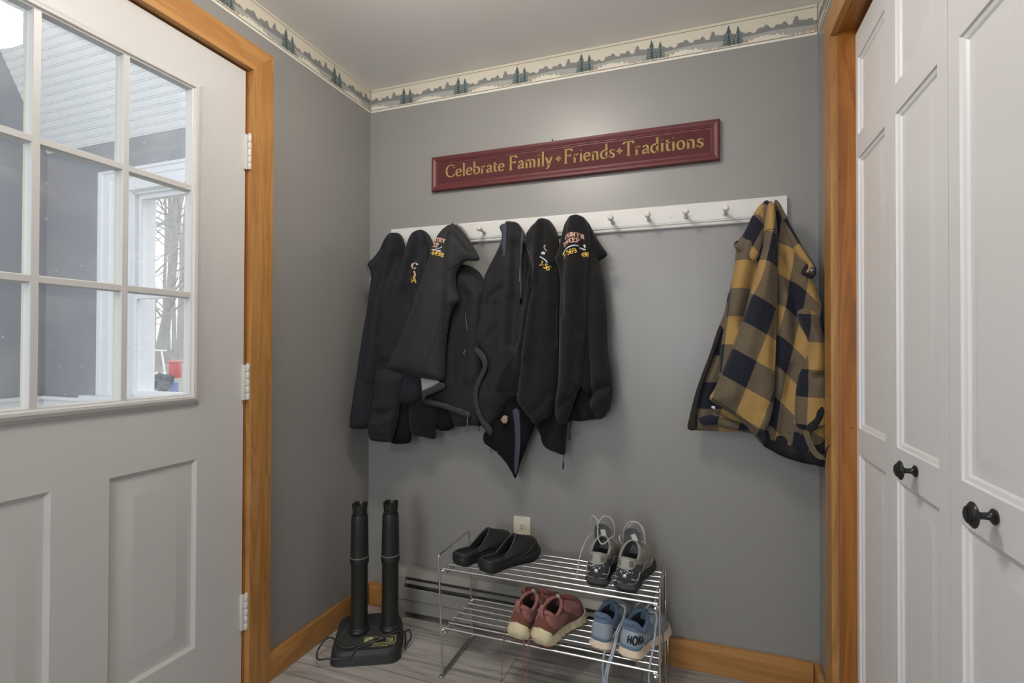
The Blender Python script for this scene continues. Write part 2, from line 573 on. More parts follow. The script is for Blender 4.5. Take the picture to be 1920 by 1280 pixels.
def floor_mat():
    m = bpy.data.materials.new('grey_oak_planks')
    m.use_nodes = True
    nt = m.node_tree
    L = nt.links.new
    b = nt.nodes['Principled BSDF']
    b.inputs['Roughness'].default_value = .42
    tc = nt.nodes.new('ShaderNodeTexCoord')
    br = nt.nodes.new('ShaderNodeTexBrick')
    br.inputs['Scale'].default_value = 1
    br.inputs['Brick Width'].default_value = 1.2
    br.inputs['Row Height'].default_value = .152
    br.inputs['Mortar Size'].default_value = .0012
    br.inputs['Mortar'].default_value = (.09, .085, .08, 1)
    br.inputs['Color1'].default_value = (0, 0, 0, 1)
    br.inputs['Color2'].default_value = (1, 1, 1, 1)
    br.offset = .37
    L(tc.outputs['Object'], br.inputs['Vector'])
    mp = nt.nodes.new('ShaderNodeMapping')
    mp.inputs['Scale'].default_value = (2.2, 34, 10)
    L(tc.outputs['Object'], mp.inputs['Vector'])
    ml = nt.nodes.new('ShaderNodeVectorMath')
    ml.operation = 'MULTIPLY_ADD'
    ml.inputs[1].default_value = (7, 5, 3)
    L(br.outputs['Color'], ml.inputs[0])
    L(mp.outputs['Vector'], ml.inputs[2])
    n = nt.nodes.new('ShaderNodeTexNoise')
    n.inputs['Scale'].default_value = 1
    n.inputs['Detail'].default_value = 8
    n.inputs['Roughness'].default_value = .62
    n.inputs['Distortion'].default_value = 1.1
    L(ml.outputs[0], n.inputs['Vector'])
    cr = nt.nodes.new('ShaderNodeValToRGB')
    e = cr.color_ramp.elements
    e[0].position, e[0].color = .3, (.13, .118, .106, 1)
    e[1].position, e[1].color = .72, (.52, .495, .46, 1)
    k = e.new(.47)
    k.color = (.36, .34, .312, 1)
    L(n.outputs['Fac'], cr.inputs['Fac'])
    mx = nt.nodes.new('ShaderNodeMix')
    mx.data_type = 'RGBA'
    mx.blend_type = 'MULTIPLY'
    mx.inputs[0].default_value = 1
    L(cr.outputs['Color'], mx.inputs[6])
    mr = nt.nodes.new('ShaderNodeMapRange')
    mr.inputs[3].default_value = .82
    mr.inputs[4].default_value = 1.1
    L(br.outputs['Color'], mr.inputs[0])
    L(mr.outputs[0], mx.inputs[7])
    m2 = nt.nodes.new('ShaderNodeMix')
    m2.data_type = 'RGBA'
    m2.inputs[7].default_value = (.08, .075, .07, 1)
    L(br.outputs['Fac'], m2.inputs[0])
    L(mx.outputs[2], m2.inputs[6])
    L(m2.outputs[2], b.inputs['Base Color'])
    bp = nt.nodes.new('ShaderNodeBump')
    bp.inputs['Strength'].default_value = .15
    bp.inputs['Distance'].default_value = .002
    L(n.outputs['Fac'], bp.inputs['Height'])
    L(bp.outputs['Normal'], b.inputs['Normal'])
    return m


struct('floor', G().box(-.12, XW + .2, BACK - .1, .12, -.06, 0), floor_mat(), smooth=False)

# skirting of honey pine
bb = .0925
g = G().box(.001, .019, -.581, -.001, .0005, bb, .003)
struct('baseboard_left', g, WOODY)
g = G().box(.0195, .138, -.019, -.001, .0005, bb + .008, .003).box(1.262, 1.739, -.019, -.001, .0005, bb + .008, .003)
struct('baseboard_back', g, WOODX)
struct('baseboard_right', G().box(1.741, 1.759, -.165, -.001, .0005, bb + .006, .003), WOODY)
struct('baseboard_hall_left', G().box(.001, .019, BACK, -1.717, .0005, bb, .003), WOODY)

# entry door casing and jamb
struct('trim_1', G().loft([[(x, -.668, .0005), (x, -.583, .0005), (x, -.583, 2.1215), (x, -.668, 2.0375)] for x in (0, .021)]), WOODZ, smooth=False)
# mitred head casing
g = G()
za, zb2 = 2.038, 2.122
v = []
for x in (0, .021):
    v += [(x, -.668, za), (x, -.583, zb2), (x, -1.716, zb2), (x, -1.632, za)]
g.add(v, [(0, 1, 2, 3), (7, 6, 5, 4), (0, 4, 5, 1), (1, 5, 6, 2), (2, 6, 7, 3), (3, 7, 4, 0)])
o = struct('trim_2', g, WOODY, smooth=False)
struct('trim_3', G().loft([[(x, -1.716, .0005), (x, -1.632, .0005), (x, -1.632, 2.0375), (x, -1.716, 2.1215)] for x in (0, .021)]), WOODZ, smooth=False)
g = G().box(-.12, .0, -.672, -.664, 0, 2.044).box(-.12, -.0, -1.636, -1.628, 0, 2.044)
struct('trim_4', g, JAMBZ, smooth=False)
struct('trim_5', G().box(-.12, .0, -1.628, -.672, 2.037, 2.044), JAMBY, smooth=False)
struct('trim_6', G().box(-.12, -.0, -1.624, -.68, .0, .012, .003), mat('aluminium_sill', (.3, .29, .27, 1), .4, .5, .7))


# panelled faces --------------------------------------------------------------
def panel_face(g, O, A, B, N, w, h, rects, mi=0):
    """flat face O + a*A + b*B (a in 0..w, b in 0..h), with profiled rectangles cut into it.
    rects = [(a0, a1, b0, b1, [(inset, depth), ...], cap)] , depth along -N"""
    O, A, B, N = map(Vector, (O, A, B, N))
    P = lambda a, b, d=0: O + A * a + B * b - N * d
    aa = sorted({0, w} | {r[0] for r in rects} | {r[1] for r in rects})
    bs = sorted({0, h} | {r[2] for r in rects} | {r[3] for r in rects})
    for i in range(len(aa) - 1):
        for j in range(len(bs) - 1):
            ca, cb = (aa[i] + aa[i + 1]) / 2, (bs[j] + bs[j + 1]) / 2
            if any(r[0] < ca < r[1] and r[2] < cb < r[3] for r in rects): continue
            g.add([P(aa[i], bs[j]), P(aa[i + 1], bs[j]), P(aa[i + 1], bs[j + 1]), P(aa[i], bs[j + 1])], [(0, 1, 2, 3)], mi)
    for a0, a1, b0, b1, prof, cap in rects:
        rings = []
        for ins, d in [(0, 0)] + prof:
            rings.append([P(a0 + ins, b0 + ins, d), P(a1 - ins, b0 + ins, d), P(a1 - ins, b1 - ins, d), P(a0 + ins, b1 - ins, d)])
        g.loft(rings, False, cap, mi=mi)


# ------------------------------------------------------------------ entry door (door_1)
DX = -.004                      # face of the door
DT = .044
d1 = bpy.data.objects.new('door_1', None)
d1.location = (DX, DY0, 0)
COL.objects.link(d1)
d1['kind'] = 'structure'
d1['label'] = 'white entry door with nine glass panes above two raised panels'
W = DY0 - DY1                   # a runs towards -y from the hinge edge
GA0, GA1, GB0, GB1 = .192, .760, .985, 1.895   # hole in the slab for the glazing (a, z)
raised = [(.004, .0035), (.010, .0075), (.018, .0085), (.024, .008), (.060, .0015), (.064, .0015)]
g = G()
for side in (0, 1):
    prof = raised
    rects = [(.164, .405, .252, .804, prof, True), (.530, .771, .252, .804, prof, True), (GA0, GA1, GB0, GB1, [(0, DT / 2)], False)]
    if side == 0:
        panel_face(g, (DX, DY0, .012), (0, -1, 0), (0, 0, 1), (1, 0, 0), W, 2.02, [(a, b, c - .012, d - .012, p, q) for a, b, c, d, p, q in rects])
    else:
        rects[2] = (GA0 - .03, GA1 + .03, GB0 - .03, GB1 + .03, [(.03, DT / 2)], False)
        panel_face(g, (DX - DT, DY0, .012), (0, -1, 0), (0, 0, 1), (-1, 0, 0), W, 2.02, [(a, b, c - .012, d - .012, p, q) for a, b, c, d, p, q in rects])
for q in ([(DX, DY0, .012), (DX - DT, DY0, .012), (DX - DT, DY0, 2.032), (DX, DY0, 2.032)],
          [(DX, DY1, .012), (DX - DT, DY1, .012), (DX - DT, DY1, 2.032), (DX, DY1, 2.032)],
          [(DX, DY0, 2.032), (DX - DT, DY0, 2.032), (DX - DT, DY1, 2.032), (DX, DY1, 2.032)],
          [(DX, DY0, .012), (DX - DT, DY0, .012), (DX - DT, DY1, .012), (DX, DY1, .012)]):
    g.add(q, [(0, 1, 2, 3)])
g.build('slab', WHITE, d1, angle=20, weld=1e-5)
# glazing frame moulding on both faces
yo0, yo1, zo0, zo1 = -.836, -1.468, .967, 1.910
yi0, yi1, zi0, zi1 = -.8745, -1.430, 1.001, 1.880


def ring_frame(g, x0, sgn, o, i, prof):
    """o,i=(y0,y1,z0,z1) outer and inner rectangle; prof=[(t 0..1, height)]"""
    rings = []
    for t, hgt in prof:
        r = [o[k] + (i[k] - o[k]) * t for k in range(4)]
        x = x0 + sgn * hgt
        rings.append([(x, r[0], r[2]), (x, r[1], r[2]), (x, r[1], r[3]), (x, r[0], r[3])])
    rings.append(rings[0])
    g.loft(rings, False, False)


fp = [(0, -.004), (0, .004), (.06, .006), (.16, .006), (.24, .012), (.5, .016), (.7, .015), (.82, .009), (.9, .008), (1, -.002), (1, -.0112)]
g = G()
ring_frame(g, DX, 1, (yo0, yo1, zo0, zo1), (yi0, yi1, zi0, zi1), fp)
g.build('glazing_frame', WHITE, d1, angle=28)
g = G()
ring_frame(g, DX - DT, -1, (yo0 + .03, yo1 - .03, zo0 - .03, zo1 + .03), (yi0 + .032, yi1 - .032, zi0 - .032, zi1 + .032), [(0, -.004), (0, .004), (.3, .010), (.8, .008), (1, -.002), (1, -.010)])
g.build('glazing_frame', WHITE, d1, angle=28)
# muntins
PUTTY = mat('yellowed_glazing_putty', (.55, .54, .40, 1), .6, .3)
mv = [(-1.0435, -1.0635), (-1.2355, -1.2555)]
mh = [(1.274, 1.294), (1.584, 1.604)]
for y0, y1 in mv:
    g = G()
    yc, hw = (y0 + y1) / 2, (y0 - y1) / 2
    sec = [(-hw, -.0112), (-hw, -.002), (-hw * .9, .001), (-hw * .86, .0055), (-hw * .7, .008), (hw * .7, .008), (hw * .86, .0055), (hw * .9, .001), (hw, -.002), (hw, -.0112)]
    g.loft([[(DX + b, yc + a, z) for a, b in sec] for z in (zi0 - .01, zi1 + .01)])
    g.box(DX - .025, DX - .0147, yc - .0075, yc + .0075, zi0 - .012, zi1 + .012, mi=1)
    g.build('muntin', [WHITE, PUTTY], d1, angle=25)
for z0, z1 in mh:
    g = G()
    zc, hw = (z0 + z1) / 2, (z1 - z0) / 2
    sec = [(-hw, -.0112), (-hw, -.002), (-hw * .9, .001), (-hw * .86, .005), (-hw * .7, .0075), (hw * .7, .0075), (hw * .86, .005), (hw * .9, .001), (hw, -.002), (hw, -.0112)]
    g.loft([[(DX + b, y, zc + a) for a, b in sec] for y in (yi0 + .01, yi1 - .01)])
    g.box(DX - .025, DX - .0147, yi1 - .012, yi0 + .012, zc - .0075, zc + .0075, mi=1)
    g.build('muntin', [WHITE, PUTTY], d1, angle=25)
ycols = [(yi0, mv[0][0]), (mv[0][1], mv[1][0]), (mv[1][1], yi1)]
zrows = [(zi0, mh[0][0]), (mh[0][1], mh[1][0]), (mh[1][1], zi1)]
for y0, y1 in ycols:
    for z0, z1 in zrows:
        G().box(DX - .0145, DX - .0115, y0 + .003, y1 - .003, z0 - .003, z1 + .003).build('pane', PANE, d1, smooth=False)
for y, z in [(-.8555, 1.78), (-.8555, 1.57), (-.8555, 1.26), (-.8555, 1.06), (-.93, 1.894), (-1.13, 1.894), (-1.33, 1.894), (-.955, .985), (-1.165, .985), (-1.36, .985)]:
    G().lathe([(.0001, 0), (.0042, 0), (.0036, .0016), (.0015, .0018), (.0013, .0008), (.0001, .0008)], (DX + .0085 if abs(z - 1.4) > .45 else DX + .0105, y, z), (1, 0, 0), 14).build('screw_cap', HINGEM, d1)
# weather strip and hinges
for zc in (1.768, 1.019, .278):
    hg = G()
    k = .114
    hg.box(DX - .003, .0045, DY0 - .0075, DY0 + .0025, zc - k / 2, zc + k / 2, .001)
    hb = hg.build('hinge', HINGEM, d1)
    for i in range(5):
        z0 = zc - k / 2 + i * k / 5
        G().lathe([(.0052, .0007), (.0058, .0016), (.0058, k / 5 - .0016), (.0052, k / 5 - .0007)], (.0088, DY0 + .0055, z0), (0, 0, 1), 18).build('knuckle', HINGEM, hb)
    G().lathe([(.001, k), (.0056, k), (.0062, k + .002), (.0045, k + .004), (.0005, k + .0045)], (.0088, DY0 + .0055, zc - k / 2), (0, 0, 1), 18).build('pin_cap', HINGEM, hb)
# lever-side hardware sits outside the view on the far stile
g = G().lathe([(.001, 0), (.032, 0), (.032, .006), (.012, .012), (.011, .035), (.024, .045), (.028, .06), (.02, .072), (.001, .075)], (DX, DY1 + .07, .96), (1, 0, 0), 28)
g.build('door_knob', mat('brass_knob', (.6, .42, .15, 1), .25, .5, 1), d1)

# ------------------------------------------------------------------ closet opening, bifold doors
struct('trim_7', G().loft([[(x, -.252, .0005), (x, -.17, .0005), (x, -.17, 2.1155), (x, -.252, 2.0355)] for x in (1.743, XW)]), WOODZ, smooth=False)
v = []
for x in (1.743, XW):
    v += [(x, -.252, 2.036), (x, -.17, 2.116), (x, -1.55, 2.116), (x, -1.468, 2.036)]
struct('trim_8', G().add(v, [(0, 3, 2, 1), (4, 5, 6, 7), (0, 1, 5, 4), (1, 2, 6, 5), (2, 3, 7, 6), (3, 0, 4, 7)]), WOODY, smooth=False)
struct('trim_9', G().loft([[(x, -1.55, .0005), (x, -1.468, .0005), (x, -1.468, 2.0355), (x, -1.55, 2.1155)] for x in (1.743, XW)]), WOODZ, smooth=False)
struct('trim_10', G().box(1.761, 1.9, -.262, -.254, 0, 2.044), JAMBZ, smooth=False)
struct('trim_11', G().box(1.761, 1.9, -1.462, -.262, 2.036, 2.046), JAMBY, smooth=False)
struct('trim_12', G().box(1.761, 1.9, -1.47, -1.462, 0, 2.044), JAMBZ, smooth=False)
XD = 1.803
shaker = [(.002, .004), (.009, .006), (.013, .0095), (.018, .0095), (.046, .0045), (.048, .0045)]
leafs = [(-.2635, -.5525, .022, .046), (-.5545, -.8405, .024, .043), (-.8425, -1.1365, .042, .030), (-1.1385, -1.4585, .03, .03)]
knob_prof = [(.0001, 0), (.0105, 0), (.0115, .003), (.0085, .0055), (.0055, .008), (.005, .016), (.0058, .021), (.011, .024), (.0165, .0255), (.018, .028), (.0165, .0305), (.0125, .033), (.0105, .0345), (.0105, .036), (.0075, .0375), (.0045, .0372), (.0001, .038)]
for n, (ia, ib) in enumerate(((0, 1), (2, 3))):
    dr = bpy.data.objects.new('door_%d' % (n + 2), None)
    dr.location = (XD, leafs[ia][0], 0)
    COL.objects.link(dr)
    dr['kind'] = 'structure'
    dr['label'] = ('white bifold closet door beside the pine casing', 'white bifold closet door nearer the camera')[n]
    for i in (ia, ib):
        y0, y1, sl, sr = leafs[i]
        w = y0 - y1
        g = G()
        rc = [(sl, w - sr, .10, .842, shaker, True), (sl, w - sr, .915, 1.664, shaker, True), (sl, w - sr, 1.730, 1.945, shaker, True)]
        z0 = .012
        panel_face(g, (XD, y0, z0), (0, -1, 0), (0, 0, 1), (-1, 0, 0), w, 2.008, [(a, b, c - z0, d - z0, p, q) for a, b, c, d, p, q in rc])
        x2, z1 = XD + .032, 2.02
        for q in ([(XD, y0, z0), (x2, y0, z0), (x2, y0, z1), (XD, y0, z1)], [(XD, y1, z0), (x2, y1, z0), (x2, y1, z1), (XD, y1, z1)],
                  [(XD, y0, z1), (x2, y0, z1), (x2, y1, z1), (XD, y1, z1)], [(XD, y0, z0), (x2, y0, z0), (x2, y1, z0), (XD, y1, z0)],
                  [(x2, y0, z0), (x2, y1, z0), (x2, y1, z1), (x2, y0, z1)]):
            g.add(q, [(0, 1, 2, 3)])
        lf = g.build('leaf', BIFOLD, dr, angle=20, weld=1e-5)
        if i in (1, 2):
            ky = -.690 if i == 1 else -.992
            kg = G()
            kz = .886
            kg.lathe([(r * 1.05, h) for r, h in knob_prof], (XD, ky, kz), (-1, 0, 0), 36)
            for nb, rb, hb in ((34, .0187, .0275), (18, .0118, .0345)):
                for t in range(nb):
                    a = 2 * PI * t / nb
                    bm = bmesh.new()
                    bmesh.ops.create_icosphere(bm, subdivisions=1, radius=.0013 if nb > 20 else .0012)
                    bm.verts.index_update()
                    kg.add([v.co + Vector((XD - hb, ky + rb * math.cos(a), kz + rb * math.sin(a))) for v in bm.verts], [[v.index for v in f.verts] for f in bm.faces])
                    bm.free()
            kg.build('knob', BLKMET, lf, angle=50)

# ------------------------------------------------------------------ porch seen through the glass, and outdoors
PORCH = mat('porch_wall_paint', (.30, .305, .325, 1), .5, .4)
PXL = -2.28
SKYM = 2.2                                     # steepness of the porch ceiling
wx0, wx1, wz0, wz1 = -1.528, -.72, .862, 1.972  # porch window opening
g = G()
g.box(PXL - .1, wx0, 0, .12, -.3, 2.6).box(wx1, -.001, 0, .12, -.3, 2.6).box(wx0, wx1, 0, .12, -.3, wz0).box(wx0, wx1, 0, .12, wz1, 2.6)
struct('wall_porch', g, PORCH, smooth=False)
struct('wall_porch_side', G().box(PXL - .1, PXL, -1.25, 0, -.3, 3.9), PORCH, smooth=False)
# beadboard: boards running along x, on a steep slope then flat
bm_ = G()
sl = math.sqrt(1 + SKYM ** 2)
prof = []
s_, bw = 0, .041
top = 1.35
while s_ < top:
    for a, d in ((0, 0), (.003, -.0045), (.006, 0), (.012, -.003), (.0135, 0)):
        prof.append((s_ + a, d))
    s_ += bw
ringA, ringB = [], []
ny, nz = -SKYM / sl, -1 / sl
for s2, d in prof:
    y, z = -.0 - s2 / sl, 2.275 + s2 * SKYM / sl
    ringA.append((PXL, y + ny * d, z + nz * d))
    ringB.append((-.12, y + ny * d, z + nz * d))
bm_.loft([ringA, ringB], False, False, closed=False)
bm_.box(PXL, -.12, -2.6, -top / sl, 2.275 + top * SKYM / sl - .01, 2.275 + top * SKYM / sl + .05)
struct('ceiling_porch', bm_, mat('white_beadboard', (.8, .8, .79, 1), .35, .5), smooth=False)
struct('floor_porch', G().box(PXL - .1, -.12, -2.6, .0, -.35, -.2), mat('porch_floor_paint', (.3, .29, .28, 1), .6, .4), smooth=False)
# white wainscot with cap
g = G().box(PXL + .001, wx0 - .31, -.016, -.001, -.2, .82).box(PXL + .001, wx0 - .31, -.035, -.001, .82, .84, .004).box(-.40, -.13, -.016, -.001, -.2, .82).box(wx0 - .31, -.40, -.016, -.001, -.2, .77)
g.box(PXL + .001, PXL + .016, -1.2, -.016, -.2, .82).box(PXL + .001, PXL + .035, -1.2, -.016, .82, .84, .004)
struct('trim_13', g, TRIMW)
# window
wn = bpy.data.objects.new('window_1', None)
wn.location = (wx0, 0, wz0)
COL.objects.link(wn)
wn['kind'] = 'structure'
wn['label'] = 'white double-hung porch window seen through the door glass'
g = G()
for k, (a, b) in enumerate(((.0, .012), (.012, .018), (.03, .012), (.06, .017), (.085, .02))):
    pass
cw = .28
sec = [(0, 0), (.02, .022), (.05, .022), (.06, .016), (.12, .02), (.13, .014), (.2, .018), (.21, .026), (.28, .026), (.30, .0)]
o_ = (wx0 - cw, wx1 + cw, wz0 - .06, wz1 + .145)
i_ = (wx0, wx1, wz0, wz1)
rings = []
for t, hgt in sec:
    f = t / .30
    r = [o_[k] + (i_[k] - o_[k]) * f for k in range(4)]
    y = -hgt - .001
    rings.append([(r[0], y, r[2]), (r[1], y, r[2]), (r[1], y, r[3]), (r[0], y, r[3])])
g.loft(rings, False, False)
g.build('window_casing', TRIMW, wn, angle=25)
G().box(wx0 - .33, wx1 + .33, -.07, .0, wz0 - .03, wz0 - .002, .004).build('window_sill', TRIMW, wn)
for (za_, zb_, yy) in ((wz0, 1.414, .001), (1.392, wz1, .021)):
    g = G()
    fw = .026
    g.box(wx0, wx0 + fw, yy, yy + .018, za_, zb_).box(wx1 - fw, wx1, yy, yy + .018, za_, zb_).box(wx0 + fw, wx1 - fw, yy, yy + .018, za_, za_ + (.022 if za_ > 1 else .03)).box(wx0 + fw, wx1 - fw, yy, yy + .018, zb_ - (.022 if zb_ < 1.6 else .03), zb_)
    sh = g.build('sash', TRIMW, wn, smooth=False)
    G().box(wx0 + fw - .004, wx1 - fw + .004, yy + .007, yy + .010, za_ + .024, zb_ - .024).build('pane', PANE, sh, smooth=False)

g = G().box(wx0 - .002, wx0 + .006, -.001, .119, wz0, wz1).box(wx1 - .006, wx1 + .002, -.001, .119, wz0, wz1).box(wx0, wx1, -.001, .119, wz1 - .006, wz1 + .002).box(wx0, wx1, -.001, .119, wz0 - .002, wz0 + .006)
g.build('window_liner', TRIMW, wn, smooth=False)

# outdoors
GRD = mat('leaf_litter_ground', (.25, .22, .17, 1), .95, .2, bump=(6, 1, 8), var=(3, .5))


def gz(x, y):
    return min(.72, -.35 + .17 * max(0, y - .2)) + .05 * math.sin(x * 1.3) * min(1, max(0, y) / 3)


g = G()
nx, ny_ = 46, 40
xs = np.linspace(-42, 14, nx)
ys = np.r_[np.linspace(-14, 0, 6), np.linspace(.3, 42, ny_ - 6)]
vs = [(x, y, min(gz(x, y), 3.1)) for y in ys for x in xs]
fs = [(j * nx + i, j * nx + i + 1, (j + 1) * nx + i + 1, (j + 1) * nx + i) for j in range(ny_ - 1) for i in range(nx - 1)]
fs = [f for f in fs if not (all(-2.5 < vs[i][0] < 3 and vs[i][1] < .4 for i in f))]
g.add(vs, fs)
struct('ground', g, GRD)


def branch(g, p, d, L, r, depth, rnd, curl=.25):
    n = 7
    pts, rad = [Vector(p)], [r]
    d = Vector(d).normalized()
    for i in range(n):
        d = (d + Vector((rnd.uniform(-curl, curl), rnd.uniform(-curl, curl), rnd.uniform(-.08, .16))) * .55).normalized()
        pts.append(pts[-1] + d * L / n)
        rad.append(r * (1 - .75 * (i + 1) / n))
    g.tube(pts, rad, 7 if depth > 1 else 4)
    if depth > 0:
        for k in range(rnd.randint(3, 5)):
            i = rnd.randint(2, n - 1)
            a = rnd.uniform(0, 2 * PI)
            nd = (d * .5 + Vector((math.cos(a), math.sin(a) * .7, rnd.uniform(.0, .7)))).normalized()
            branch(g, pts[i], nd, L * rnd.uniform(.4, .7), rad[i] * .55, depth - 1, rnd, curl * 1.2)


def tree(base, tip, r, label, seed, nb=13, top=None):
    """tall bare tree: base / leaning tip point, its crown reaches beyond the window"""
    rnd = random.Random(seed)
    g = G()
    b, t = Vector(base), Vector(tip)
    ax = t - b
    pts = [b + ax * f + Vector((math.sin(f * 7 + seed) * .06, 0, 0)) * (f > 0) for f in np.linspace(0, 1.8, 12)]
    rad = [r * (1.25 if i == 0 else 1) * (1 - .035 * i) for i in range(12)]
    g.tube(pts, rad, 12)
    for k in range(nb):
        f = rnd.uniform(.28, 1.3)
        q = b + ax * f
        a = rnd.uniform(0, 2 * PI)
        branch(g, q, (math.cos(a), math.sin(a) * .5, rnd.uniform(.1, .8)), rnd.uniform(.9, 2.2), r * rnd.uniform(.12, .3), 2, rnd)
    o = g.build('bare_tree', BARK, None, recalc=False)
    return tag(o, label, 'tree', 'bare trees outside the porch')


def gp(px, py, y):
    return at(1, y, px, py)


B1 = gp(276, 697, 6.0)
tree(B1, gp(284, 372, 6.0), .062, 'slim upright bare tree, left one seen through the porch window', 3)
B2 = gp(297, 697, 6.6)
tree(B2, gp(338, 380, 6.9), .105, 'thick bare tree leaning right, seen through the porch window', 11, 15)
B3 = gp(311, 690, 7.6)
tree(B3, gp(322, 480, 7.6), .10, 'bare tree behind the thick leaning trunk outside', 21, 12)
B4 = gp(337, 690, 9.0)
tree(B4, gp(352, 380, 9.0), .11, 'bare tree at the right edge of the porch window view', 31, 12)
B5 = gp(262, 672, 11.)
tree(B5, gp(258, 400, 11.), .07, 'thin bare tree farthest back beyond the porch window', 41, 16)
rnd = random.Random(9)
for k, (px, yy) in enumerate(((268, 13.), (290, 15.), (327, 12.), (344, 16.), (309, 18.), (256, 19.), (335, 20.), (281, 21.))):
    b_ = gp(px, 676 - (yy - 12) * .8, yy)
    tree(b_, gp(px + rnd.uniform(-9, 9), 430, yy), rnd.uniform(.06, .11), 'slender bare tree in the pale woods farthest behind the white frame', 60 + k, 6)
# white metal frame, dark stones, red bin outside
e = empty('metal_frame', gp(283, 700, 4.2), 'white tubular metal frame standing outside below the bare trees', 'frame')
WM = mat('white_metal', (.8, .8, .8, 1), .4, .5)
q = [gp(255, 656, 4.2), gp(312, 657, 4.2)]
G().tube(q, .012).build('top_rail', WM, e)
for a, b in (((256, 656), (254, 722)), ((303, 657), (311, 712))):
    G().tube([gp(*a, 4.2), gp(*b, 4.2)], .014).build('leg', WM, e)
G().tube([gp(255, 699, 4.2), gp(311, 700, 4.2)], .014).build('lower_rail', WM, e)
e = empty('storage_tub', gp(324, 714, 4.0), 'red plastic tub on the ground outside, right of the white frame', 'tub')
p0, p1 = gp(321, 708, 4.0), gp(335, 680, 4.0)
G().box(p0[0], p1[0], 3.95, 4.06, p0[2], p1[2], .02).build('body', mat('red_plastic', (.5, .05, .05, 1), .5, .4), e)
G().box(p0[0] - .01, p1[0] + .01, 3.94, 4.07, p1[2], p1[2] + .03, .008).build('lid', mat('pale_red_plastic', (.62, .12, .11, 1), .5, .4), e)
p0, p1 = gp(325, 735, 3.9), gp(338, 716, 3.9)
tag(G().box(p0[0], p1[0], 3.80, 3.88, p0[2] - .1, p1[2], .02).build('crate', mat('blue_plastic', (.12, .16, .4, 1), .5, .4)), 'blue crate in front of the red tub outside', 'crate')
rnd = random.Random(4)
STN = mat('dark_stone', (.06, .06, .062, 1), .9, .2, bump=(9, .8, 6), var=(8, .5))
for k in range(8):
    px = 258 + 8.2 * k
    p = gp(px, 722 - 12 * (k % 2) + rnd.uniform(-2, 2), 3.2 + .45 * (k % 2))
    bm = bmesh.new()
    bmesh.ops.create_icosphere(bm, subdivisions=2, radius=1)
    for v in bm.verts:
        f = 1 + .25 * math.sin(v.co.x * 5 + k) * math.cos(v.co.z * 4 + k)
        v.co = Vector((p[0] + v.co.x * .075 * f, p[1] + v.co.y * .09 * f, p[2] + v.co.z * .08 * f))
    bm.verts.index_update()
    g = G().add([v.co for v in bm.verts], [[v.index for v in f.verts] for f in bm.faces])
    bm.free()
    tag(g.build('boulder', STN), 'dark boulder in the low row of stones outside the porch window', 'stone', 'dark boulders outside the porch')

# ------------------------------------------------------------------ wallpaper border under the ceiling
BZ0, BH = 2.1815, H - 2.1815
BC = [mat('border_cream', srgb(204, 197, 180), .6, .3), mat('border_line', srgb(142, 134, 118), .6, .3),
      mat('border_white', srgb(226, 222, 211), .6, .3), mat('border_far_trees', srgb(126, 126, 124), .6, .3),
      mat('border_lake', srgb(160, 161, 155), .6, .3), mat('border_ground', srgb(170, 148, 126), .6, .3),
      mat('border_pine', srgb(88, 100, 100), .6, .3), mat('border_pine_light', srgb(150, 163, 160), .6, .3),
      mat('border_snow_bush', srgb(214, 208, 192), .6, .3)]


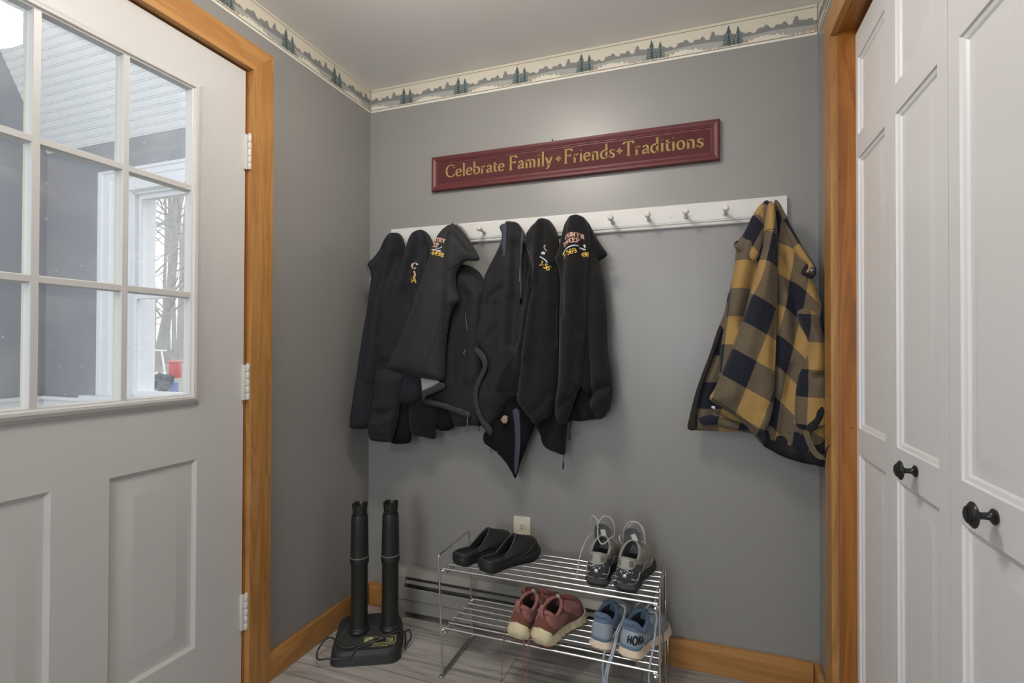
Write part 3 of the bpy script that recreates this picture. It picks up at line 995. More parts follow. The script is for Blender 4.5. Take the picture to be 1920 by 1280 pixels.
def border(name, fn, u0, u1, phase):
    g = G()
    PER = .2623

    def strip(us, lo, hi, mi, lay):
        n = len(us)
        vs = [fn(u, a, lay) for u, a in zip(us, lo)] + [fn(u, a, lay) for u, a in zip(us, hi)]
        g.add(vs, [(i, i + 1, n + i + 1, n + i) for i in range(n - 1)], mi)

    U2 = [u0, u1]
    strip(U2, [0, 0], [1, 1], 0, 1)
    strip(U2, [.0, .0], [.075, .075], 2, 2)
    strip(U2, [.885, .885], [.912, .912], 1, 2)
    strip(U2, [.08, .08], [.42, .42], 4, 2)
    k0, k1 = int(math.floor((u0 - phase) / PER)) - 1, int(math.ceil((u1 - phase) / PER)) + 1
    r = random.Random(12)
    S = .0022
    nS = int(PER / S)
    hill, bush, gnd = [], [], []
    for i in range(nS + 1):
        t = i / nS
        h = .47 + .02 * math.sin(t * 60) + r.uniform(-.02, .03)
        for c, w, a in ((.10, .09, .05), (.29, .03, -.05), (.40, .075, .09), (.46, .05, .05), (.61, .08, .09), (.66, .04, .05), (.78, .035, .18), (.82, .05, .10), (.92, .06, .09)):
            h += a * math.sqrt(max(0, 1 - (abs(t - c) / w) ** 2))
        hill.append(h)
        b = .10 + (.13 * max(0, math.sin((t - .18) / .52 * PI)) if .18 < t < .70 else 0) + r.uniform(0, .11) * (.3 + .7 * math.sin(t * 47) ** 2)
        bush.append(b)
        gnd.append(.12 + (.22 * max(0, 1 - abs(((t + .12) % 1) - .2) / .17)) + r.uniform(0, .05))
    for k in range(k0, k1):
        base = phase + k * PER

        def clip(us, *arr):
            q = [i for i, u in enumerate(us) if u0 <= u <= u1]
            return ([us[i] for i in q],) + tuple([a[i] for i in q] for a in arr)

        us = [base + i * S for i in range(nS + 1)]
        a = clip(us, hill, bush, gnd)
        if len(a[0]) > 1:
            lo = [.36 + .03 * math.sin(u * 24) for u in a[0]]
            strip(a[0], lo, a[1], 3, 3)
            strip(a[0], [.09] * len(a[0]), a[3], 5, 4)
            strip(a[0], [.09] * len(a[0]), a[2], 8, 5)
            strip(a[0], [.076] * len(a[0]), [.1] * len(a[0]), 1, 6)
        for dx, top, hw in ((-.006, .84, .025), (.025, .75, .021)):
            cx = base + dx
            if not (u0 + .02 < cx < u1 - .02): continue
            for mi, lay, sh, sc in ((6, 7, 0, 1), (7, 8, .0045, .62)):
                nl = 9
                for j in range(nl):
                    va = top - (top - .16) * j / nl
                    vb = va - (top - .16) / nl * 1.35
                    wa = hw * (j / nl) ** .9 * .55 * sc
                    wb = hw * ((j + 1) / nl) ** .9 * sc
                    if mi == 7:
                        if j < 3: continue
                        for q in (-1, 1):
                            xo = cx + q * wb * .75
                            g.add([fn(xo - .003, vb + .01, lay), fn(xo + .004, vb + .005, lay), fn(xo + .002, vb + .045, lay)], [(0, 1, 2)], mi)
                        continue
                    j1, j2 = r.uniform(-.02, .02), r.uniform(-.02, .02)
                    g.add([fn(cx - wa, va, lay), fn(cx - wb, vb + j1, lay), fn(cx - wb * .4, vb + .03, lay), fn(cx, vb, lay), fn(cx + wb * .5, vb + .025, lay), fn(cx + wb, vb + j2, lay), fn(cx + wa, va, lay)], [tuple(range(7))], mi)
        for dx, v in ((-.088, .70), (-.073, .715), (-.066, .70), (-.060, .725)):
            x = base + dx
            if u0 < x < u1 - .01:
                g.add([fn(x, v, 4), fn(x + .0022, v - .03, 4), fn(x + .005, v + .005, 4), fn(x + .0022, v - .015, 4)], [(0, 1, 2, 3)], 3)
    # paper body
    a, b, c, d = fn(u0, 0, 0), fn(u1, 0, 0), fn(u1, 1, 0), fn(u0, 1, 0)
    e_, f_, g_, h_ = fn(u0, 0, .9), fn(u1, 0, .9), fn(u1, 1, .9), fn(u0, 1, .9)
    g.add([a, b, c, d, e_, f_, g_, h_], [(0, 1, 5, 4), (3, 7, 6, 2)], 0)
    o = g.build(name, BC, None, smooth=False, recalc=False)
    o['kind'] = 'structure'
    o['label'] = 'wallpaper border of pines and misty lake under the ceiling'
    return o


LAY = .00035
border('trim_14', lambda u, v, l: (u, -.0002 - LAY * l, BZ0 + v * (BH - .001)), .003, XW - .003, .1785)
border('trim_15', lambda u, v, l: (.0002 + LAY * l, u, BZ0 + v * (BH - .001)), -2.0, -.003, -.242)
border('trim_16', lambda u, v, l: (XW - .0002 - LAY * l, -u, BZ0 + v * (BH - .001)), .003, 1.6, .20)

# ------------------------------------------------------------------ sign
SX0, SX1, SZ0, SZ1 = .320, 1.455, 1.793, 1.937
sg = empty('wall_sign', (SX0, 0, SZ0), 'long burgundy wooden sign with gold lettering above the peg rail', 'sign')
g = G()
fw = .030
rings = []
for t, y in ((0, 0), (0, -.018), (.003, -.022), (.010, -.0235), (.017, -.021), (.022, -.0165), (.024, -.0165), (.027, -.013), (.0295, -.0125), (fw, -.010)):
    rings.append([(SX0 + t, y - .0005, SZ0 + t), (SX1 - t, y - .0005, SZ0 + t), (SX1 - t, y - .0005, SZ1 - t), (SX0 + t, y - .0005, SZ1 - t)])
g.loft(rings, True, False)
g.build('frame', BURG, sg, angle=25)
pn = G().box(SX0 + fw - .002, SX1 - fw + .002, -.0125, -.002, SZ0 + fw - .002, SZ1 - fw + .002).build('panel', BURG2, sg, smooth=False)
yb = -.0131
for txt, xa, xb, s in (('Celebrate', .383, .650, .052), ('Family', .665, .850, .0555), ('Friends', .892, 1.092, .0545), ('Traditions', 1.120, 1.404, .0545)):
    g = G()
    lettering(g, txt, lambda u, v, xa=xa: (xa + u, yb, 1.8475 + v), s, width=xb - xa, thick=.145, thin=.055)
    g.build('lettering', GOLDT, pn, smooth=False, recalc=False)
for cx in (.872, 1.107):
    g = G()
    for a in range(4):
        th = a * PI / 2
        for k in (-1, 1):
            P = lambda r, f: (cx + r * math.cos(th) - f * math.sin(th), yb, 1.8685 + r * math.sin(th) + f * math.cos(th))
            g.add([P(.001, 0), P(.006, .0042 * k), P(.0125, .0008 * k), P(.0085, 0)], [(0, 1, 2, 3)])
    g.add([(cx + .002 * math.cos(t), yb, 1.8685 + .002 * math.sin(t)) for t in np.linspace(0, 2 * PI, 8, endpoint=False)], [tuple(range(8))])
    g.build('leaf_ornament', GOLDT, pn, smooth=False, recalc=False)
G().tube([(.845, -.0005, SZ1 + .012), (.845, -.006, SZ1 + .012)], .0028, 10).box(.8435, .8465, -.006, -.0005, SZ1 - .004, SZ1 + .012).build('hanger', BLKMET, sg)

# ------------------------------------------------------------------ peg rail
pr = empty('peg_rail', (.122, 0, 1.568), 'long white wall rail with a row of turned pegs under the sign', 'peg rail')
RZ0, RZ1 = 1.566, 1.648
sec = [(0, RZ0), (-.010, RZ0), (-.0135, RZ0 + .003), (-.0145, RZ0 + .007), (-.0125, RZ0 + .009), (-.0125, RZ0 + .0105), (-.017, RZ0 + .013), (-.018, RZ0 + .0165), (-.0165, RZ0 + .018),
       (-.018, RZ0 + .0195), (-.018, RZ1 - .006), (-.016, RZ1 - .004), (-.0155, RZ1 - .001), (-.013, RZ1), (0, RZ1)]
G().loft([[(x, y - .0008, z) for y, z in sec] for x in (.122, 1.664)]).build('board', RAILW, pr, angle=25)
PEGX = [.172, .302, .432, .565, .695, .825, .955, 1.084, 1.214, 1.343, 1.472, 1.602]
pegp = [(.0001, 0), (.0085, 0), (.0078, .004), (.0062, .012), (.0056, .03), (.0058, .040), (.0068, .046), (.0098, .050), (.0112, .0555), (.0108, .060), (.0085, .0645), (.0045, .067), (.0001, .0675)]
g = G().lathe(pegp, (PEGX[0], -.0175, 1.600), (0, -1, .12), 20)
pg = g.build('peg', RAILW, pr)
for i, x in enumerate(PEGX[1:]):
    o = pg.copy()
    COL.objects.link(o)
    o.parent = pr
    o.location.x = x - PEGX[0]
for x in (.24, .90, 1.29):
    G().lathe([(.0001, 0), (.004, 0), (.0034, .0012), (.0001, .0014)], (x, -.0187, 1.604), (0, -1, 0), 12).build('screw', HINGEM, pr)

# ------------------------------------------------------------------ wall outlet
oo = empty('wall_outlet', (.724, 0, .348), 'ivory duplex wall outlet above the left end of the shoe rack', 'outlet')
G().box(.689, .759, -.0055, -.0005, .348, .463, .0022).build('plate', IVORY, oo)
for zc in (.4245, .3865):
    g = G()
    th = np.linspace(0, 2 * PI, 28, endpoint=False)
    ol = [(.724 + .0165 * math.copysign(abs(math.cos(t)) ** .85, math.cos(t)), zc + .0138 * math.copysign(abs(math.sin(t)) ** .7, math.sin(t))) for t in th]
    g.loft([[(x, -.005, z) for x, z in ol], [(x, -.0075, z) for x, z in ol], [(.724 + (x - .724) * .95, -.008, zc + (z - zc) * .95) for x, z in ol]])
    so = g.build('socket', IVORY, oo, angle=25)
    g = G().box(.7175, .7195, -.0086, -.0078, zc - .001, zc + .0085).box(.7290, .7308, -.0086, -.0078, zc, zc + .0078)
    g.lathe([(.0001, 0), (.0026, 0), (.0026, .0008), (.0001, .0008)], (.724, -.0078, zc - .0065), (0, -1, 0), 12)
    g.build('slot', BLACKG, so, smooth=False)
G().lathe([(.0001, 0), (.0028, 0), (.0022, .001), (.0001, .0012)], (.724, -.0054, .4055), (0, -1, 0), 12).build('screw', HINGEM, oo)

# ------------------------------------------------------------------ baseboard heater
bh = empty('baseboard_heater', (.142, 0, 0), 'grey baseboard heater with a dark outlet slot behind the shoe rack', 'heater')
hx0, hx1 = .142, 1.258
g = G()
# back pan and hood
sec = [(-.001, .03), (-.001, .196), (-.02, .1985), (-.034, .1955), (-.058, .1735), (-.0575, .171), (-.033, .192), (-.008, .192), (-.006, .03)]
g.loft([[(x, y, z) for y, z in sec] for x in (hx0 + .002, hx1 - .002)])
g.build('hood', HEATM, bh, angle=25)
sec = [(-.0645, .131), (-.0665, .128), (-.0665, .083), (-.0625, .078), (-.0625, .031), (-.055, .023), (-.052, .024), (-.059, .033), (-.059, .079), (-.063, .085), (-.063, .131)]
G().loft([[(x, y, z) for y, z in sec] for x in (hx0 + .002, hx1 - .002)]).build('front_panel', HEATM, bh, angle=25)
G().box(hx0 + .004, hx1 - .004, -.045, -.008, .05, .105).build('element', BLACKG, bh, smooth=False)
sec = [(-.0645, .150), (-.050, .157), (-.049, .1545), (-.0640, .1475)]
G().loft([[(x, y, z) for y, z in sec] for x in (hx0 + .08, hx1 - .08)]).build('damper', HEATM, bh, smooth=False)
for xa, xb in ((hx0, hx0 + .085), (hx1 - .085, hx1)):
    sec = [(-.001, .0005), (-.001, .1975), (-.02, .2), (-.036, .197), (-.060, .174), (-.0685, .132), (-.0685, .083), (-.0645, .078), (-.0645, .0005)]
    G().loft([[(x, y, z) for y, z in sec] for x in (xa, xb)]).build('end_cap', HEATM, bh, angle=25)

# ------------------------------------------------------------------ wire shoe rack
rk = empty('shoe_rack', (.91, -.225, 0), 'two-tier chrome wire shoe rack against the back wall', 'shoe rack')
RX0, RX1, RY0, RY1 = .549, 1.272, -.352, -.100
R1 = .0034


def rnd_path(pts, r=.012, n=5):
    out = [pts[0]]
    for i in range(1, len(pts) - 1):
        a, b, c = map(Vector, (pts[i - 1], pts[i], pts[i + 1]))
        u, w = (a - b), (c - b)
        rr = min(r, u.length * .45, w.length * .45)
        p, q = b + u.normalized() * rr, b + w.normalized() * rr
        for k in range(n + 1):
            t = k / n
            out.append(p * (1 - t) ** 2 + b * 2 * t * (1 - t) + q * t * t)
    out.append(pts[-1])
    return out


for x, sgn in ((RX0, -1), (RX1, 1)):
    dx = -.012 * (1 if sgn < 0 else -.3)
    pth = [(x + .004, RY0 + .006, .005), (x + .004, RY0, .012), (x + dx, RY0, .414), (x + dx, RY1, .416), (x + .004, RY1, .012), (x + .004, RY1 - .006, .005)]
    fr = G()
    fr.tube(rnd_path(pth, .010), R1, 10)
    # doubled floor runner bent back on itself at the foot
    fr.tube(rnd_path([(x - .001, RY1 - .02, .0075), (x - .001, RY0 - .012, .0055), (x + .009, RY0 - .012, .0055), (x + .009, RY1 - .02, .0075)], .0048, 6), R1 * .85, 8)
    fr.build('side_frame', CHROME, rk, angle=60)
for zf, zr, tag_ in ((.1655, .1565, 0), (.3690, .3645, 1)):
    sh = bpy.data.objects.new('shelf', None)
    sh.location = (0, 0, 0)
    COL.objects.link(sh)
    sh.parent = rk
    for k in range(7):
        t = k / 6
        y = RY0 + .004 + t * (RY1 - RY0 - .012)
        z = zf + (zr - zf) * t
        rr = R1 if k else R1 * 1.15
        G().tube([(RX0 + .002 if k == 0 else RX0 + .006, y, z), (RX1 - .003, y, z)], rr, 10).build('wire', CHROME, sh, angle=60)
    for x in (RX0 + .010, RX1 - .012):
        for dz, off in ((-.0066, 0), (-.0172, .003)):
            G().tube(rnd_path([(x + off, RY0 + .002, zf + dz + .004), (x + off, RY0 + .010, zf + dz), (x + off, RY1 - .010, zr + dz), (x + off, RY1 - .004, zr + dz + .004)], .005), R1 * .85, 8).build('cross_wire', CHROME, sh, angle=60)
        for y, zz in ((RY0 + .004, zf), (RY1 - .008, zr)):
            xx = RX0 if x < .9 else RX1
            G().tube(rnd_path([(x - .002 if x < .9 else x + .002, y, zz - .004), (xx, y - .004, zz - .007), (xx + (.004 if x < .9 else -.004), y - .004, zz - .02), (x, y + .002, zz - .02)], .005), R1 * .8, 8).build('hook', CHROME, sh, angle=60)
# curved end guards at the right-hand end
for z0, z1, xx in ((.16, .362, RX1 + .004), (.012, .158, RX1 + .011)):
    G().tube(rnd_path([(xx, RY1 + .004, z1 - .004), (xx + .002, RY1 - .004, z1), (xx + .003, RY1 - .02, z0 + .10), (xx, RY0 + .06, z0 + .01), (xx - .004, RY0 + .05, z0)], .02), R1 * .9, 8).build('end_guard', CHROME, rk, angle=60)

# ------------------------------------------------------------------ boot dryer
DA = math.radians(27)
DP = np.array([.152, -.452])
du, dv = np.array([math.cos(DA), math.sin(DA)]), np.array([-math.sin(DA), math.cos(DA)])
DW, DD = .252, .205
dq = lambda u, v, z: (DP[0] + du[0] * u + dv[0] * v, DP[1] + du[1] * u + dv[1] * v, z)
bd = empty('boot_dryer', dq(DW / 2, DD / 2, 0), 'black two-tube boot dryer on the floor in the corner', 'boot dryer')


def rrect(x0, x1, y0, y1, r, n=8):
    out = []
    for cx, cy, a in ((x1 - r, y1 - r, 0), (x0 + r, y1 - r, 90), (x0 + r, y0 + r, 180), (x1 - r, y0 + r, 270)):
        out += [(cx + r * math.cos(math.radians(a + 90 * k / n)), cy + r * math.sin(math.radians(a + 90 * k / n))) for k in range(n + 1)]
    return out


def dh(v):
    return float(np.interp(v, [0, .02, .105, .118, .3], [.047, .050, .084, .086, .088]))


g = G()
rings = []
for ins, z in ((0, .0005), (.001, .006), (.004, .026), (.006, .034), (.010, .041), (.016, .0455)):
    p = rrect(ins, DW - ins, ins, DD - ins * .6, .042)
    rings.append([dq(u, v, z + (max(0, dh(v) - .047) * (z / .0455) ** 1.0 if z > .02 else 0)) for u, v in p])
g.loft(rings, True, False)
p = rrect(.016, DW - .016, .016, DD - .0096, .042)
pts, tris, ob = fill_poly(p, .011)
g.add([dq(u, v, dh(v) - .0012 * (abs(v - .105) < .004)) for u, v in pts], tris)
base = g.build('base', DARKP2, bd, angle=40, weld=1e-5)
g = G()
for u0, v0 in ((.092, .100), (.205, .105)):
    x, y, _ = dq(u0, v0, 0)
    t = bpy.data.objects.new('tube', None)
    t.location = Vector((x, y, .08)) - bd.location
    COL.objects.link(t)
    t.parent = bd
    g = G()
    g.lathe([(.040, .080), (.0365, .0878), (.0325, .0895), (.0312, .091), (.0308, .095), (.0305, .318), (.0345, .330), (.0350, .334), (.0350, .348), (.0345, .3495)], (x, y, 0), (0, 0, 1), 36)
    g.build('lower_pipe', DARKP, t, angle=40)
    G().lathe([(.0352, .3495), (.0358, .351), (.0358, .353), (.0340, .354)], (x, y, 0), (0, 0, 1), 36).build('collar_ring', mat('worn_black_edge', (.13, .13, .125, 1), .3, .6), t, angle=60)
    g = G()
    g.lathe([(.0338, .352), (.0330, .36), (.0318, .440), (.0305, .500), (.0285, .507), (.0255, .508), (.0250, .500), (.0245, .46)], (x, y, 0), (0, 0, 1), 36)
    g.build('upper_pipe', DARKP, t, angle=40)
    # flared, slotted cap
    g = G()
    nseg = 40
    ro, ri = [], []
    for z, r in ((.49, .0235), (.508, .0245), (.528, .0268), (.546, .0285)):
        ro.append([(x + r * math.cos(2 * PI * k / nseg) * (1.0 if k % 10 else .93), y + r * math.sin(2 * PI * k / nseg) * (1.0 if k % 10 else .93), z + (.004 if (k // 5) % 2 and z > .54 else 0)) for k in range(nseg)])
    for z, r in ((.542, .0262), (.51, .022)):
        ri.append([(x + r * math.cos(2 * PI * k / nseg), y + r * math.sin(2 * PI * k / nseg), z) for k in range(nseg)])
    g.loft(ro + ri, True, True)
    g.build('cap', DARKP, t, angle=40)
    a = math.radians(200)
    G().tube([(x - .008, y, .540), (x - .005, y, .553), (x, y, .558), (x + .003, y, .553), (x + .006, y, .540)], .0013, 6).build('wire_loop', CHROME, t)
# label panel with lettering
cx = lambda u, v, dz=.0006: dq(u, v, dh(v) + dz)
g = G()
lu0, lu1, lv0, lv1 = .118, .232, .036, .062
G2 = G().add([cx(lu0, lv0), cx(lu1, lv0), cx(lu1, lv1), cx(lu0, lv1), cx(lu0, lv0, -.002), cx(lu1, lv0, -.002), cx(lu1, lv1, -.002), cx(lu0, lv1, -.002)], [(0, 1, 2, 3), (0, 4, 5, 1), (1, 5, 6, 2), (2, 6, 7, 3), (3, 7, 4, 0)])
lb = G2.build('label', mat('black_label', (.02, .02, .012, 1), .4, .4), base, smooth=False)
LBC = mat('label_print', srgb(176, 172, 120), .5, .3)
g = G()
e2 = lambda u, v: cx(u, v, .0009)
for (a, b, c, d) in ((lu0, lu1, lv0, lv0 + .002), (lu0, lu1, lv1 - .002, lv1), (lu1 - .002, lu1, lv0, lv1), (lu0, lu0 + .002, lv0, lv1), (lu0 + .038, lu1 - .03, lv1 - .008, lv1 - .0045)):
    g.add([e2(a, c), e2(b, c), e2(b, d), e2(a, d)], [(0, 1, 2, 3)])
ol = [e2(lu0 + .020 + .017 * math.cos(t), .049 + .0115 * math.sin(t)) for t in np.linspace(0, 2 * PI, 24, endpoint=False)]
g.add(ol, [tuple(range(24))])
lettering(g, 'TER', lambda u, v: e2(lu0 + .078 + u, .041 + v), .0125, width=.028, thick=.2, thin=.14)
for k in range(9):
    g.add([e2(.150 + .009 * k, .030), e2(.1565 + .009 * k, .030), e2(.1565 + .009 * k, .0325), e2(.150 + .009 * k, .0325)], [(0, 1, 2, 3)])
    if k < 6: g.add([e2(.146 + .010 * k, .0245), e2(.153 + .010 * k, .0245), e2(.153 + .010 * k, .027), e2(.146 + .010 * k, .027)], [(0, 1, 2, 3)])
g.build('print', LBC, lb, smooth=False, recalc=False)
g = G()
lettering(g, 'L', lambda u, v: cx(lu0 + .0155 + u, .0435 + v, .0013), .012, width=.008, thick=.2, thin=.16)
g.build('emblem', mat('label_ink', (.02, .02, .01, 1), .5, .3), lb, smooth=False, recalc=False)
# cord wound round the base
h3 = lambda u, v, e=.0032: dq(u, v, dh(v) + e)
cord = [dq(.243, .15, .072), h3(.236, .125), h3(.215, .072), h3(.18, .060), h3(.13, .040), h3(.085, .026), h3(.05, .026), h3(.022, .045, .004), dq(-.003, .085, .062), dq(-.03, .095, .05), dq(-.048, .06, .03), dq(-.035, .012, .028),
        dq(-.006, .004, .032), dq(.03, -.0035, .034), dq(.075, -.0035, .034), h3(.098, .017, .004), h3(.14, .033, .0045), h3(.19, .052, .0045), h3(.235, .076, .004), dq(.256, .10, .058), dq(.275, .125, .05), dq(.283, .115, .03), dq(.272, .09, .02), dq(.262, .08, .01), dq(.262, .12, .006), dq(.25, .2, .0045), dq(.21, .235, .0045), dq(.10, .25, .0045)]
G().tube(catmull(cord, 7), .0032, 8).build('cord', mat('grey_black_cord', (.035, .035, .034, 1), .45, .4), bd, angle=60)

# ------------------------------------------------------------------ ceiling lamps (out of frame; the first is mirrored in the door glass, the second is added fill)
LAMP = emis('lit_lamp_glass', (1, .93, .85, 1), 38.0)
FILLM = emis('hall_fill_glow', (1, .96, .92, 1), 47.0)  # glow of the added hall fill dome


def dome(name, x, y, label, r=.155, m=None):
    e = empty(name, (x, y, H), label, 'ceiling light')
    G().lathe([(.0001, H - .0005), (r * .98, H - .0005), (r * .98, H - .018), (r * .9, H - .022), (.0001, H - .022)], (x, y, 0), (0, 0, 1), 40).build('base', RAILW, e)
    pr_ = [(r * .93, H - .0225)] + [(r * .95 * math.cos(a), H - .024 - r * .88 * math.sin(a)) for a in np.linspace(.02, PI / 2, 14)]
    G().lathe(pr_, (x, y, 0), (0, 0, 1), 40).build('shade', m or LAMP, e)
    return e

# ------------------------------------------------------------------ shoes
OUTL = [(0, 0), (.17, .006), (.29, .04), (.335, .12), (.32, .25), (.31, .36), (.36, .50), (.44, .63), (.475, .74), (.44, .85), (.33, .93), (.18, .98), (0.02, 1.0),
        (-.15, .985), (-.31, .93), (-.41, .84), (-.44, .73), (-.40, .61), (-.31, .49), (-.265, .37), (-.275, .25), (-.32, .12), (-.28, .04), (-.17, .006)]


class Shoe:
    def __init__(s, L=.28, Wd=.105, side=1, zh=.098, zs=.078, zf=.112, yc=.245, ay=.19, ax=.033, th=.036, tf=.026, flare=.004, bump=0, notch=0, toe=.45, tail=0):
        s.__dict__.update(locals())
        o = catmull([(x * Wd, y * L) for x, y in OUTL], 12, True)
        # resample both halves so that u = .5 is the toe tip
        k = int(np.argmax(o[:, 1]))
        a = resample(o[:k + 1], -100, False)
        b = resample(np.vstack([o[k:], o[:1]]), -100, False)
        s.o = np.vstack([a[:-1], b[:-1]])
        s.n = len(s.o)

    def out(s, u, ins=0.):
        """outline at u (0..1), pushed inward by ins"""
        u = np.asarray(u, float) % 1
        f = u * s.n
        i = np.floor(f).astype(int) % s.n
        w = (f - np.floor(f))[..., None]
        p = s.o[i] * (1 - w) + s.o[(i + 1) % s.n] * w
        q = s.o[(i + 2) % s.n] - s.o[(i - 2) % s.n]
        nrm = np.stack([-q[..., 1], q[..., 0]], -1)
        nrm /= np.linalg.norm(nrm, axis=-1)[..., None]
        ins = np.asarray(ins, float)
        return p + nrm * (ins[..., None] if ins.ndim else ins)

    def ztop(s, y, u=None):
        t = np.clip(y / s.L, 0, 1)
        z = np.interp(t, [0, .3, .65, 1], [s.th, s.th * .97, s.tf + .003, s.tf + .010])
        if u is not None and s.bump:
            c = np.minimum(np.asarray(u) % 1, 1 - np.asarray(u) % 1)
            z = z + s.bump * np.clip(1 - c / .07, 0, 1) ** .4
        return z

    def zbot(s, y):
        t = y / s.L
        return .004 + .016 * np.clip((t - .72) / .28, 0, 1) ** 2 + .006 * np.clip(1 - t / .07, 0, 1) ** 1.5

    def collar(s, u, ins=0.):
        th = 2 * PI * np.asarray(u, float)
        w = (1 - np.cos(th)) / 2
        x = (s.ax - ins) * np.sin(th)
        y = s.yc * s.L / .245 * .245 / 1 if False else s.yc * s.L - (s.ay * s.L - ins) * np.cos(th)
        z = np.interp(w, [0, .06, .3, .6, 1], [s.zh, s.zh - .003, s.zs, s.zs + (s.zf - s.zs) * .35, s.zf])
        return np.stack([x, y, z], -1)

    def S(s, u, v, off=0.):
        u, v = np.broadcast_arrays(np.asarray(u, float), np.asarray(v, float))
        if np.any(off):
            e = 1e-3
            a = s.S(u + e, v) - s.S(u - e, v)
            b = s.S(u, np.clip(v + .01, 0, 1)) - s.S(u, np.clip(v - .01, 0, 1))
            n = np.cross(a, b)
            n /= np.linalg.norm(n, axis=-1)[..., None] + 1e-9
            return s.S(u, v) + n * np.asarray(off)[..., None] if np.ndim(off) else s.S(u, v) + n * off
        B = s.out(u, .004)
        z0 = s.ztop(B[..., 1]) - .003
        Cc = s.collar(u)
        d = np.linalg.norm(Cc[..., :2] - B, axis=-1)
        k = np.clip((d - .035) / .06, 0, 1)
        k = k * k * (3 - 2 * k)
        a = (1 - k) * v ** 1.35 + k * v
        f = s.toe * (1 - (1 - np.minimum(v / .26, 1)) ** 2.2) + (1 - s.toe) * v ** 1.25
        zz = (1 - k) * v ** .95 + k * f
        xy = B * (1 - a)[..., None] + Cc[..., :2] * a[..., None]
        nn = B - s.out(u, .01)
        nn /= np.linalg.norm(nn, axis=-1)[..., None]
        bl = .006 * np.sin(PI * np.clip(v, 0, 1)) * (1 - k * .6)
        xy = xy + nn * bl[..., None]
        return np.concatenate([xy, (z0 + (Cc[..., 2] - z0) * zz)[..., None]], -1)

    def M(s, P):
        P = np.array(P, float)
        P[..., 0] *= s.side
        return P

    def upper(s, N=84, K=16):
        u = np.arange(N) / N
        g = G()
        rings = [s.M(s.S(u, np.full(N, v))) for v in np.linspace(0, 1, K) ** .9]
        c = s.collar(u)
        for ins, dz in ((.002, .0035), (.0055, .0035), (.0085, 0)):
            q = s.collar(u, ins)
            q[:, 2] += dz
            rings.append(s.M(q))
        g.loft([[tuple(p) for p in r] for r in rings], False, False)
        return g

    def lining(s, N=64):
        u = np.arange(N) / N
        q = s.collar(u, .0084)
        B = s.out(u, .014)
        g = G()
        rings = []
        for t, zf in ((0, 1), (.06, .8), (.16, .5), (.3, .22), (.42, .06), (.42, 0)):
            xy = q[:, :2] * (1 - t) + B * t
            w = np.linalg.norm(B - q[:, :2], axis=1)
            t2 = np.where(w > .05, t * .8, t * 1.5)
            xy = q[:, :2] * (1 - t2)[:, None] + B * t2[:, None]
            z = s.th + .004 + (q[:, 2] - s.th - .004) * zf
            rings.append(s.M(np.concatenate([xy, z[:, None]], 1)))
        g.loft([[tuple(p) for p in r] for r in rings], False, True)
        return g

    def midsole(s, N=150):
        u = np.arange(N) / N
        g = G()
        rings = []
        nt = s.notch * (np.sign(np.sin(u * 2 * PI * 21)) - 1) * .5
        heel = np.clip(1 - np.minimum(u, 1 - u) / .10, 0, 1)
        for zf, ins in ((0, .007), (.1, .001), (.3, -s.flare), (.55, -s.flare * .7), (.8, -.001), (.95, .0005), (1, .003), (1, .008)):
            p = s.out(u, ins + (nt if .05 < zf < .7 else 0))
            if s.bump:
                p = p - (s.out(u, .01) - s.out(u, 0)) * (.75 * np.clip(1 - np.minimum(u, 1 - u) / .075, 0, 1) ** .5 * (zf > .5))[:, None]
            p[:, 1] -= s.tail * heel * (1 - zf) ** .8 * (zf > .02)
            zb, zt = s.zbot(p[:, 1]), s.ztop(p[:, 1], u)
            z = zb + (zt - zb) * zf
            rings.append(s.M(np.concatenate([p, z[:, None]], 1)))
        g.loft([[tuple(p) for p in r] for r in rings])
        return g

    def outsole(s, N=90):
        u = np.arange(N) / N
        g = G()
        rings = []
        for dz, ins in ((-.004, .006), (-.0035, .003), (.004, .0015), (.005, .010)):
            p = s.out(u, ins + .0014 * (np.sign(np.sin(u * 2 * PI * 26)) < 0))
            z = s.zbot(p[:, 1]) + dz
            rings.append(s.M(np.concatenate([p, z[:, None]], 1)))
        g.loft([[tuple(p) for p in r] for r in rings])
        return g

    def patch(s, poly, off=.0014, step=.03, ku=3.2, smooth=True, th=.0012):
        """overlay following the upper; poly in (u, v), u measured round the heel, outer side positive"""
        P = np.asarray(poly, float) * (ku, 1)
        if smooth: P = catmull(P, 5, True)
        P = resample(P, step)
        pts, tris, ob = fill_poly(P, step)
        u, v = pts[:, 0] / ku, np.clip(pts[:, 1], 0, 1)
        edge = np.array([i in ob for i in range(len(pts))])
        A = s.M(s.S(u, v, np.where(edge, off * .2, off)))
        g = G()
        g.add(A, tris)
        return g

    def pt(s, u, v, off=0.):
        return tuple(s.M(s.S(np.array([u]), np.array([v]), off))[0])


def shoe_root(name, x, y, z, head, rx, label, group):
    o = empty(name, (x, y, z), label, 'shoe', group)
    o.rotation_euler = (rx, 0, -math.radians(head))
    return o


def put(g, name, m, root, **k):
    return g.build(name, m, root, world=False, **k)


